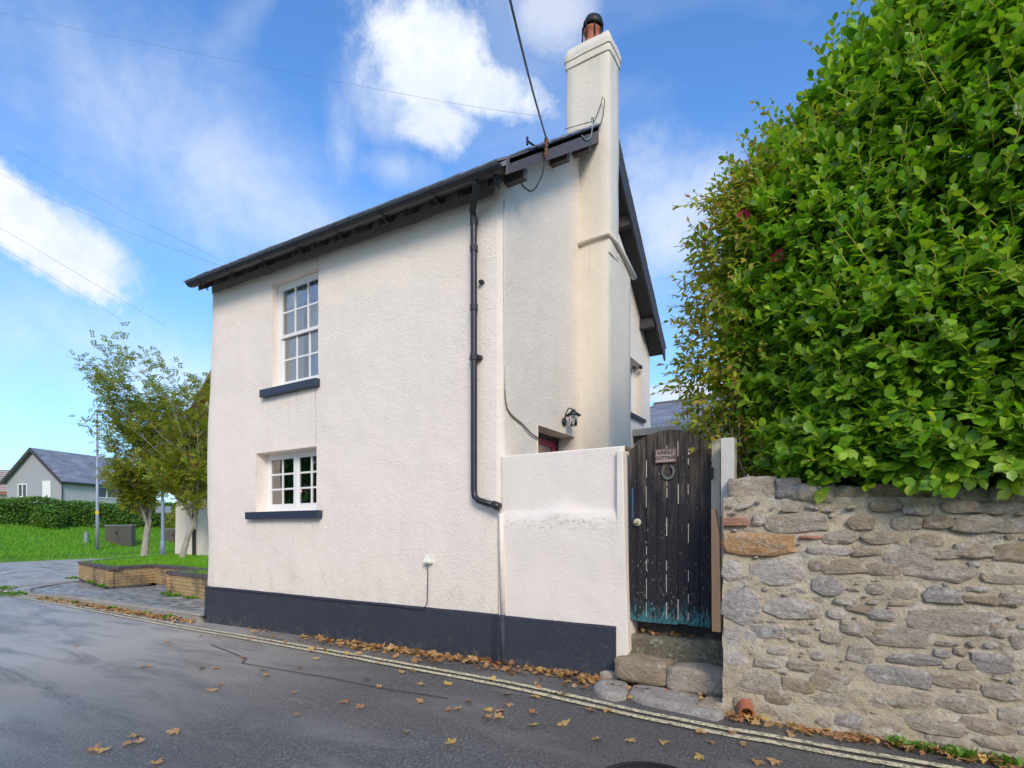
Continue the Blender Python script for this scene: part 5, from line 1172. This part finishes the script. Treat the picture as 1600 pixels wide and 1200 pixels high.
for k, (px, py) in enumerate(((1162, 338), (1216, 401))):
    c_ = onY(px, py, -.13 if k == 0 else -.18); b = MB()
    for j in range(14):
        a = j*2.4; r_ = .012+.0022*j; q = c_+Vector((math.cos(a)*r_, -.012+.001*j, math.sin(a)*r_)); d = Vector((math.cos(a), -.7, math.sin(a))).normalized()*.028; w_ = d.cross(Vector((0, 1, 0))).normalized()*.017
        b.add([q, q+d*.5+w_, q+d, q+d*.5-w_], [(0, 1, 2, 3)])
    b.build('bloom', M['petal'], FS)

# --- street trees in the planter
def tree(base, H, lean, spread, seed, label, zlo=.35, nclump=150, wmul=1.0):
    rr = random.Random(seed); T = thing('young_tree', label, 'tree', base, 'young trees growing in the brick planter'); base = Vector(base); b = MB(); tips = []
    def limb(p, d, L_, r, lvl):
        pts = [p.copy()]; n = 6
        for i in range(n):
            d = (d+Vector((rr.uniform(-1, 1), rr.uniform(-1, 1), rr.uniform(-.3, .6)))*.14).normalized(); p = p+d*L_/n; pts.append(p.copy())
            if lvl < 3 and i >= 1:
                for _ in range(2 if lvl < 2 else 1):
                    if rr.random() < (.95 if lvl == 1 else .8):
                        a = rr.uniform(0, 2*PI); sd = Vector((math.cos(a), math.sin(a), rr.uniform(.15, .9))).normalized(); nd = (d*.55+sd*.75).normalized(); limb(p, nd, L_*rr.uniform(.38, .62), r*.5*(1-i/n*.5), lvl+1)
        b.tube(pts, [r*(1-.75*i/n) for i in range(n+1)], 7 if lvl < 2 else 4, False)
        tips.extend(pts[2:] if lvl >= 2 else pts[-2:])
    th = H*.22; k1 = base+Vector((lean[0]*.4, lean[1]*.4, th*.55)); k2 = base+Vector((lean[0], lean[1], th)); 
    b.tube([base-Vector((0, 0, .05)), base+Vector((0, 0, .08)), k1, k2], [.17*wmul, .125*wmul, .105*wmul, .10*wmul], 12, False)
    for j in range(8):
        a = j*2*PI/8+rr.uniform(-.4, .4); s_ = spread*(rr.uniform(.25, .75) if j < 5 else 1.5); limb(k2-Vector((0, 0, .12*j*.4)), Vector((math.cos(a)*s_, math.sin(a)*s_, 1)).normalized(), H*(.55 if j < 5 else .30)*rr.uniform(.75, 1.05), .042*wmul, 1)
    limb(k2, Vector((0, 0, 1)), H*.66, .055*wmul, 1)
    b.build('trunk', M['bark'], T, smooth=True)
    # compound leaves in small sprays around twig points
    n = len(tips); P0 = np.array([tuple(v) for v in tips]); k = RNG.integers(0, n, nclump*75); d = unit(RNG.normal(size=(len(k), 3))*np.array([1, 1, .55])+np.array([0, 0, .15])); P0 = P0[k]+d*RNG.uniform(0, .14, (len(k), 1))
    LP, LD, LU, LS = [], [], [], []; side = unit(np.cross(d, np.array([0, 0, 1.])+RNG.normal(size=d.shape)*.35))
    for q in range(4):
        for s_ in (-1, 1):
            LP.append(P0+d*(.04+.055*q)); LD.append(d*.5+side*s_); LU.append(np.cross(side, d)+RNG.normal(size=d.shape)*.15); LS.append(RNG.uniform(.07, .115, len(d)))
    LP, LD, LU, LS = map(np.concatenate, (LP, LD, LU, LS)); joined(T, 'crown', LQ, LQF, LP, LD, LU, LS, M['leaf_tree'], smooth=False); return T
def onp(px, py, z): return onZ(px, py, z)
t1 = onp(226, 868, .47); t2 = onp(285, 873, .47)
tree((t1.x, t1.y, .47), 6.25, (.12, .1), .34, 11, 'taller bushy young tree with pale trunk, left in the brick planter', nclump=90, wmul=1.0)
tree((t2.x, t2.y, .47), 6.1, (.35, .25), .28, 5, 'slimmer leaning young tree in front of the white neighbouring wall', nclump=52, wmul=.8)

# ------------------------------------------------------------------ far hedge
FH = thing('clipped_hedge', 'long clipped dark green hedge at the top of the grass bank', 'hedge', (-41, 12, 1.8))
def hedgez(x, y): return lawnz(x, y)
n = 46000; Y_ = RNG.uniform(-6, 30, n); side = RNG.random(n); X_ = np.where(side < .55, -40.6+RNG.normal(size=n)*.07, -40.6-RNG.uniform(0, 1.5, n)); 
top = 3.28+.10*np.sin(Y_*.9)+.06*np.sin(Y_*2.3); zb = np.array([hedgez(-40.6, y) for y in Y_]); Z_ = np.where(side < .55, zb+RNG.random(n)*(top-zb), top+RNG.normal(size=n)*.05)
bulge = np.array([noise.noise(Vector((0, y*.8, z*1.2))) for y, z in zip(Y_, Z_)])*.22; X_ = X_+bulge
P = np.stack([X_, Y_, Z_], 1); joined(FH, 'foliage', LQ, LQF, P, unit(RNG.normal(size=P.shape)), unit(RNG.normal(size=P.shape)*.5+np.array([.8, 0, .7])), RNG.uniform(.10, .2, n), M['hedge'], smooth=False)
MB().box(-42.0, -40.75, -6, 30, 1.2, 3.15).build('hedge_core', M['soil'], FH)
for k, (x, y, s_, lab, r_) in enumerate(((-39.9, 9.0, .9, 'rounded brown-green shrub against the clipped hedge', 0), (-38.6, 16.2, 1.1, 'bushy yellow-green shrub at the far end of the clipped hedge', 1))):
    SB = thing('shrub', lab, 'shrub', (x, y, lawnz(x, y))); n = 2600; d = unit(RNG.normal(size=(n, 3))); P = np.array([x, y, lawnz(x, y)+s_*.7])+d*np.array([.7, 1.0, 1.0])*s_*RNG.uniform(.6, 1.05, (n, 1))
    joined(SB, 'foliage', LQ, LQF, P, unit(RNG.normal(size=P.shape)), unit(d+RNG.normal(size=P.shape)*.4), RNG.uniform(.1, .18, n), M['hedge'] if k == 0 else M['leaf_tree'], smooth=False)
# bits of street furniture on the bank
def onlawn(px, py):
    Y = 20.0
    while Y < 60:
        p = dep(px, py, Y)
        if p.z <= max(lawnz(p.x, p.y), -.1): return p
        Y += .1
    return dep(px, py, 33)
p = onlawn(152, 860); LP_ = thing('street_lamp', 'tall slender grey street lamp post on the grass bank', 'street lamp', p)
MB().tube([p, p+Vector((0, 0, 1.5)), p+Vector((0, 0, 7.9))], [.095, .085, .045], 12).build('column', M['galv'], LP_, smooth=True)
MB().tube([p+Vector((0, 0, 2.05)), p+Vector((0, 0, 2.25))], .092, 12).build('yellow_band', M['yellow'], LP_)
r3 = Vector((CS, SN, 0)); hd = p+Vector((0, 0, 7.9)); MB().tube([hd-r3*.12, hd+r3*.2, hd+r3*.55], [.05, .1, .04], 8).build('lamp_head', M['galv'], LP_, smooth=True)
def cab(px0, px1, py0, py1, lab):
    a = onlawn(px0, py1); Y = (a-Vector(CAM)).dot(Vector((-SN, CS, 0))); c_ = dep(px1, py1, Y); t_ = dep(px0, py0, Y); w_ = (c_-a).length; h_ = t_.z-a.z
    o = thing('utility_cabinet', lab, 'cabinet', a, 'utility cabinets on the grass bank'); Mx = Matrix.Translation(a) @ Matrix.Rotation(math.atan2(SN, CS), 4, 'Z')
    MB().box(0, w_, 0, .4, -.2, h_-.05, Mx).build('housing', M['cabinet'], o); MB().box(-.03, w_+.03, -.03, .43, h_-.05, h_, Mx).build('lid', M['galv'], o)
    MB().box(w_/2-.01, w_/2+.01, -.012, 0, .05, h_-.1, Mx).build('door_seam', M['black'], o); MB().box(w_*.42, w_*.46, -.03, -.013, h_*.45, h_*.6, Mx).build('handle', M['iron'], o); return o
cab(164, 205, 820, 848, 'wide dark brown utility cabinet on the grass bank by the lamp post'); cab(255, 290, 826, 846, 'brown utility cabinet half hidden by the white neighbouring wall')
a = onlawn(131, 848); Mx = Matrix.Translation(a) @ Matrix.Rotation(math.atan2(SN, CS), 4, 'Z'); tag(MB().box(0, .2, 0, .12, -.1, .62, Mx).build('marker_post', M['galv']), 'short pale grey marker post on the grass bank left of the lamp', 'marker post')
p = dep(254, 864, 32); p.z = -.1; SP = thing('sign_post', 'grey post carrying a street sign seen from behind', 'sign post', p)
MB().tube([p, p+Vector((0, 0, .9)), p+Vector((0, 0, .95)), p+Vector((0, 0, 4.3))], [.13, .13, .08, .08], 12).build('pole', M['grey_post'], SP, smooth=True)
zc = 1.44+(828-796)*32/FL; Mx = Matrix.Translation((p.x, p.y, 0)) @ Matrix.Rotation(math.atan2(SN, CS), 4, 'Z')
MB().box(-.46, .42, .09, .12, zc-.2, zc+.2, Mx).build('sign_plate', M['galv'], SP)
for dz in (-.16, .0, .16): MB().box(-.46, .42, .075, .089, zc+dz-.02, zc+dz+.02, Mx).build('rail', M['grey_post'], SP)

# ------------------------------------------------------------------ far buildings
def far_house(name, label, A, u, v, w_, l_, z0, ze, zr, wallm, sidem, roofm, wins, over=.35):
    """A: corner; u: along the gable; v: along the side"""
    A = Vector((*A[:2], 0)); H_ = thing(name, label, 'house', (A.x, A.y, z0)); Z = Vector((0, 0, 1))
    b = MB(); p = [A, A+u*w_]; q = [A+v*l_, A+v*l_+u*w_]; b.add([A+Z*z0, A+u*w_+Z*z0, A+u*w_+Z*ze, A+u*w_/2+Z*zr, A+Z*ze], [(0, 1, 2, 3, 4)])
    b.build('gable_wall', wallm, H_)
    b = MB(); b.add([A+Z*z0, A+v*l_+Z*z0, A+v*l_+Z*ze, A+Z*ze], [(0, 1, 2, 3)]); b.add([A+u*w_+Z*z0, A+u*w_+v*l_+Z*z0, A+u*w_+v*l_+Z*ze, A+u*w_+Z*ze], [(0, 1, 2, 3)]); b.build('side_wall', sidem, H_)
    s = (zr-ze)/(w_/2); b = MB()
    for sg_ in (0, 1):
        e0 = (A-u*over) if sg_ == 0 else (A+u*(w_+over)); c0 = A+u*w_/2; ez_ = ze-s*over
        lo, hi = e0-v*over+Z*ez_, c0-v*over+Z*zr; b.add([lo, lo+v*(l_+2*over), hi+v*(l_+2*over), hi, lo+Z*.12, lo+v*(l_+2*over)+Z*.12, hi+v*(l_+2*over)+Z*.12, hi+Z*.12], [(0, 1, 2, 3), (4, 7, 6, 5), (0, 3, 7, 4), (0, 4, 5, 1), (1, 5, 6, 2)])
    rf = b.build('roof', roofm, H_)
    # slate courses, real steps on the roof
    b = MB(); nC = 16
    e0 = A-u*over; c0 = A+u*w_/2
    for k in range(nC):
        t0, t1_ = k/nC, (k+1)/nC; lo = (e0*(1-t0)+c0*t0)+Z*((ze-s*over)*(1-t0)+zr*t0+.16); hi = (e0*(1-t1_)+c0*t1_)+Z*((ze-s*over)*(1-t1_)+zr*t1_+.135); x = -over; j = 0
        x += (k % 2)*.3
        while x < l_+over-.05:
            x2 = min(x+.59, l_+over); jz = Z*random.uniform(0, .02); b.add([lo+v*x+jz, lo+v*x2+jz, hi+v*x2, hi+v*x, lo+v*x-Z*.04, lo+v*x2-Z*.04], [(0, 1, 2, 3), (0, 4, 5, 1)]); x += .6
    tag(b.build('slates', roofm, rf), kind='stuff')
    b = MB(); 
    for ee in (A-u*over, A+u*(w_+over)):
        lo, hi = ee-v*(over+.02)+Z*(ze-s*over), A+u*w_/2-v*(over+.02)+Z*zr; b.add([lo-Z*.18, hi-Z*.18, hi+Z*.14, lo+Z*.14, lo-Z*.18+v*.04, hi-Z*.18+v*.04, hi+Z*.14+v*.04, lo+Z*.14+v*.04], [(0, 1, 2, 3), (7, 6, 5, 4), (0, 4, 5, 1), (3, 2, 6, 7)])
    b.build('bargeboard', M['blackwood'], H_)
    b = MB(); b.tube([A-u*(over+.05)-v*over+Z*(ze-s*over-.02), A-u*(over+.05)+v*(l_+over)+Z*(ze-s*over-.02)], .07, 8); b.tube([A-u*.08-v*.05+Z*ze, A-u*.08-v*.05+Z*z0], .05, 6); b.build('gutter', M['black'], H_)
    for (face, s0, s1, h0, h1, blank) in wins:
        o_, d_, n_ = (A, u, -v) if face == 'g' else (A, v, -u); O = o_+n_*.02
        c = [O+d_*s0+Z*h0, O+d_*s1+Z*h0, O+d_*s1+Z*h1, O+d_*s0+Z*h1]; b = MB()
        if blank: b.prism(c, n_*.04); b.build('panel', M['white'], H_); continue
        f_ = .09; ww = s1-s0
        def bar(a0, a1, b0, b1): b.prism([O+d_*a0+Z*b0, O+d_*a1+Z*b0, O+d_*a1+Z*b1, O+d_*a0+Z*b1], n_*.05)
        bar(s0, s0+f_, h0, h1); bar(s1-f_, s1, h0, h1); bar(s0+f_, s1-f_, h1-f_, h1); bar(s0+f_, s1-f_, h0, h0+f_); bar((s0+s1)/2-f_/2, (s0+s1)/2+f_/2, h0+f_, h1-f_)
        wo_ = b.build('window', M['white'], H_); MB().add([q_+n_*.004 for q_ in c], [(0, 1, 2, 3)]).build('pane', M['darkglass'], wo_)
    return H_
M['darkglass'] = plain('dark_window_glass', (.05, .055, .06), .08)
FW = Vector((-SN, CS, 0)); RT = Vector((CS, SN, 0))
def cp_(X, Y): return Vector(CAM)+RT*X+FW*Y
A = cp_(-39.1, 48); vdir = (cp_(-37.8, 53)-A); vdir.z = 0; vdir.normalize(); udir = Vector((-vdir.y, vdir.x, 0))
if udir.dot(RT) > 0: udir = -udir
far_house('gabled_house', 'grey rendered gabled house with slate roof behind the clipped hedge', A, udir, vdir, 6.5, 8.5, 1.8, 5.85, 8.55, M['far_render'], M['far_render_b'], M['slate'],
          [('g', 4.0, 5.1, 4.35, 5.55, 0), ('g', 1.25, 2.2, 4.3, 5.75, 1), ('s', 3.0, 5.0, 4.4, 5.45, 0), ('s', 5.3, 6.2, 4.4, 5.45, 0)])
H2 = cp_(-51.5, 56); b = None
RH = thing('tiled_house', 'low house under brown-red tiles beside the grey gabled house', 'house', (H2.x, H2.y, 1.8)); u2, v2 = RT, FW
p0, p1 = cp_(-60, 57), cp_(-50.6, 57); b = MB()
b.add([p0+Vector((0, 0, z)) for z in (.4, 3.9)]+[p1+Vector((0, 0, z)) for z in (3.9, .4)], [(0, 1, 2, 3)]); b.build('wall', M['far_render_b'], RH)
b = MB(); nC = 12
for k in range(nC):
    t0, t1_ = k/nC, (k+1)/nC
    for i in range(24):
        xa, xb = -60+i*.4, -60+(i+1)*.4-.02; lo, hi = 3.6+2.9*t0+.03, 3.6+2.9*t1_; b.add([cp_(xa, 56.5+3.4*t0)+Vector((0, 0, lo)), cp_(xb, 56.5+3.4*t0)+Vector((0, 0, lo)), cp_(xb, 56.5+3.4*t1_)+Vector((0, 0, hi)), cp_(xa, 56.5+3.4*t1_)+Vector((0, 0, hi))], [(0, 1, 2, 3)])
tag(b.build('roof_tiles', M['redtile'], RH), kind='stuff')
# white neighbouring building glimpsed left of the cottage
NB = thing('white_neighbour_house', 'white rendered gabled building partly hidden behind the cottage and trees', 'house', (-15, 8, 0))
nx0, nx1, nap, ny = -18.75, -11.3, -15.0, 6.0
b = MB(); b.add([(nx0, ny, -.1), (nx1, ny, -.1), (nx1, ny, 4.2), (nap, ny, 7.5), (nx0+.1, ny, 4.2)], [(0, 1, 2, 3, 4)]); b.add([(nx0, ny, -.1), (nx0, 14, -.1), (nx0+.1, 14, 4.2), (nx0+.1, ny, 4.2)], [(0, 1, 2, 3)]); b.add([(nx1, ny, -.1), (nx1, 14, -.1), (nx1, 14, 4.2), (nx1, ny, 4.2)], [(0, 1, 2, 3)])
b.build('wall', M['lowwall'], NB)
b = MB()
for (xa, xb) in ((nx0-.35, nap), (nx1+.35, nap)): b.add([(xa, ny-.3, 3.9), (xb, ny-.3, 7.55), (xb, 14, 7.55), (xa, 14, 3.9), (xa, ny-.3, 4.05), (xb, ny-.3, 7.7), (xb, 14, 7.7), (xa, 14, 4.05)], [(0, 1, 2, 3), (4, 5, 6, 7), (0, 1, 5, 4)])
b.build('roof', M['redtile'], NB)
q = onY(304, 850, ny-.06); MB().tube([(q.x, ny-.08, -.1), (q.x-.05, ny-.08, 4.9)], .06, 8).build('downpipe', M['black'], NB)
MB().box(q.x-.09, q.x+.2, ny-.1, ny, 2.6, 2.7).build('pipe_clip', M['black'], NB)

# ------------------------------------------------------------------ fallen leaves and weeds
def maple(seed):
    rr = random.Random(seed); pts = []
    lob = [(0, 1.0), (.30, .78), (.52, .50), (.85, .88), (1.15, .78), (1.42, .48), (1.85, .72), (2.4, .42), (3.05, .16)]
    out = [(math.sin(a), math.cos(a), r_) for a, r_ in lob]; P = [(s_*r_*.55, c_*r_*.55) for s_, c_, r_ in out]; P2 = [(x*rr.uniform(.7, 1.2), y*rr.uniform(.75, 1.15)) for x, y in P+[(-x, y) for x, y in P[::-1][0:-1]]]
    n = len(P2); c1_, c2_, c3_ = rr.uniform(-.4, .6), rr.uniform(.0, .8), rr.uniform(-.8, .8)
    def z(x, y): return c2_*(x*x)+c1_*y*y+c3_*x*y+rr.uniform(-.04, .07)
    V = [(0, 0, 0)]+[(x, y, z(x, y)) for x, y in P2]+[(-.012, -.08, 0), (.012, -.08, 0), (rr.uniform(-.1, .1), -.62, rr.uniform(0, .15))]
    F = [(0, i+1, (i+1) % n+1) for i in range(n)]+[(n+1, n+2, n+3)]
    return np.array(V, float), np.array(F)
MV = [maple(i) for i in range(6)]; MM = [fmesh('fallen_leaf', v, f, [M['fallen']]) for v, f in MV]
spots = [(157, 1177), (203, 1164), (220, 1120) if False else (218, 1163), (215, 1152), (276, 1146), (142, 1176), (240, 1197), (222, 1043), (233, 1043), (313, 1046), (335, 1045), (330, 1081), (466, 1139) if False else (465, 1119), (412, 1048), (415, 1057), (459, 1085), (468, 1045), (497, 1031), (538, 1098), (563, 1108), (573, 1062), (591, 1074), (634, 1146), (705, 1166), (655, 1098), (703, 1111), (715, 1110), (660, 1070), (627, 1052),
 (758, 1123), (766, 1113), (785, 1113), (793, 1104), (775, 1124), (830, 1116), (830, 1137), (880, 1135), (925, 1113), (948, 1112), (934, 1158), (985, 1158), (1035, 1163), (1090, 1147), (1145, 1146) if False else (1142, 1147), (1110, 1162), (1160, 1165), (1096, 1186), (1184, 1193), (1210, 1192), (700, 1071), (790, 1086), (835, 1090), (735, 1099), (1060, 1066), (1040, 1043), (300, 958) if False else (380, 1028), (262, 1003), (120, 1010), (345, 1070)]
for i, (px, py) in enumerate(spots):
    p = onG(px, py); s_ = random.uniform(.075, .125); up = .014
    o = bpy.data.objects.new('fallen_leaf', random.choice(MM)); COL.objects.link(o); o.location = (p.x, p.y, roadz(p.x, p.y)+up); o.rotation_euler = (random.uniform(-.2, .2), random.uniform(-.2, .2), random.uniform(0, 6.28)); o.scale = (s_, s_, s_)
    tag(o, 'dry brown maple leaf lying singly on the asphalt road', 'leaf', 'single fallen leaves scattered on the road')
def litter(name, pts, s0, s1, label):
    P = np.array(pts); n = len(P); Vs, Fs, off = [], [], 0
    for k in range(6):
        q = P[k::6]; m_ = len(q); 
        if not m_: continue
        U = unit(np.array([0, 0, 1.])+RNG.normal(size=(m_, 3))*.35); D = unit(np.cross(U, RNG.normal(size=(m_, 3)))); V, F = scatter(MV[k][0], MV[k][1], q, D, U, RNG.uniform(s0, s1, m_)); Vs.append(V); Fs.append(F+off); off += len(V)
    me = fmesh(name, np.concatenate(Vs), np.concatenate(Fs), [M['fallen']]); o = bpy.data.objects.new(name, me); COL.objects.link(o); tag(o, label, 'leaves', kind='stuff')
def gp(x, y, up=.01): return (x, y, roadz(x, y)+up+random.random()*.025)
L1 = [gp(x, -.13+kdy-abs(random.gauss(0, .10)), .015) for x, kdy in ((random.uniform(-11.9, -5.9), 0) for _ in range(620))]
litter('leaf_litter', L1, .055, .11, 'drift of brown and orange leaves along the kerb left of the cottage')
L2 = []
while len(L2) < 520:
    x = random.uniform(-4.5, 1.5); w_ = math.exp(-((x+1.1)/1.3)**2)+.9*math.exp(-((x-1.0)/.5)**2)+.12
    if random.random() < w_: L2.append(gp(x, -.08-abs(random.gauss(0, .10 if random.random() < .8 else .3)), .014))
litter('leaf_litter', L2, .06, .125, 'brown leaves heaped along the foot of the dark plinth')
L3 = [gp(x, WY-.06-abs(random.gauss(0, .07)), .012) for x in (random.uniform(2.42, 5.2) for _ in range(330))]
L3 += [gp(random.uniform(1.35, 1.75), random.gauss(-.47, .03), .012) for _ in range(34)]
litter('leaf_litter', L3, .045, .10, 'yellow and brown leaves gathered below the rubble wall')
L4 = [(random.uniform(1.46, 2.0), random.uniform(.1, .24), .455+random.random()*.02) for _ in range(26)]+[(random.uniform(1.5, 2.3), random.uniform(-.26, -.2), .27+random.random()*.01) for _ in range(0)]+[(random.uniform(1.4, 2.3), random.uniform(-.42, -.28), .065) for _ in range(14)]
litter('leaf_litter', L4, .035, .07, 'a few yellow leaves lying on the stone steps')
def weeds(name, centres, label, h=.07):
    pts = []
    for (x, y, z, r_, n) in centres:
        for _ in range(n): a = random.uniform(0, 6.28); q = r_*math.sqrt(random.random()); pts.append((x+q*math.cos(a), y+q*math.sin(a)*.5, z))
    P = np.array(pts); n = len(P); d = unit(RNG.normal(size=(n, 3))*np.array([1, 1, .2])+np.array([0, 0, .8])); o = bpy.data.objects.new(name, None)
    V, F = scatter(LTn, LF8, P, d, unit(RNG.normal(size=(n, 3))*.3+np.array([0, 0, 1])), RNG.uniform(h*.5, h, n)); o = bpy.data.objects.new(name, fmesh(name, V, F, [M['weed']])); COL.objects.link(o); tag(o, label, 'weeds', kind='stuff')
wc = []
for px, py in ((425, 985), (488, 991), (583, 1004), (610, 1008), (1010, 1090), (775, 1033)):
    p = onG(px, py); wc.append((p.x, max(p.y, -.15) if px < 900 else p.y, roadz(p.x, p.y)+.01, .07, 34))
weeds('weeds', wc, 'small green weeds sprouting at the foot of the cottage plinth')
wc = []
for px, py in ((1410, 1176), (1440, 1180), (1490, 1185), (1510, 1186), (1570, 1196)):
    p = onY(px, py, WY-.07); wc.append((p.x, WY-.09, .01, .09, 50))
weeds('weeds', wc, 'green weeds among the leaves at the foot of the rubble wall', .075)
wc = [(x, -.18, -.06, .12, 40) for x in (-11.6, -10.9, -10.2, -8.6, -7.4, -6.6)]+[(-12.4, 1.1, .05, .16, 60), (-9.4, 1.12, .05, .12, 40), (-8.9, 1.05, .05, .2, 70), (-8.2, 1.02, .05, .2, 50), (-15.7, 1.7, .05, .25, 80), (-13.7, 1.4, .05, .2, 50), (-13.3, -.35, -.05, .5, 120), (-15.2, -.0, -.05, .45, 120)]
weeds('weeds', wc, 'low green weeds along the kerb and the foot of the planter', .10)

# ------------------------------------------------------------------ across the street, only met in reflections
OH = thing('roadside_hedge', 'hedge on the opposite side of the road', 'hedge', (0, -11, 0)); n = 14000
P = np.stack([RNG.uniform(-22, 14, n), -10.5+RNG.normal(size=n)*.12, RNG.uniform(0, 2.4, n)], 1); joined(OH, 'foliage', LQ, LQF, P, unit(RNG.normal(size=P.shape)), unit(RNG.normal(size=P.shape)*.5+np.array([0, 1, .6])), RNG.uniform(.12, .26, n), M['hedge'], smooth=False)
n = 16000; P = np.stack([RNG.uniform(-34, -10, n), -11+RNG.normal(size=n)*.5, RNG.uniform(1.5, 6.2, n)], 1); joined(OH, 'tall_foliage', LQ, LQF, P, unit(RNG.normal(size=P.shape)), unit(RNG.normal(size=P.shape)*.5+np.array([0, 1, .6])), RNG.uniform(.25, .5, n), M['hedge'], smooth=False)
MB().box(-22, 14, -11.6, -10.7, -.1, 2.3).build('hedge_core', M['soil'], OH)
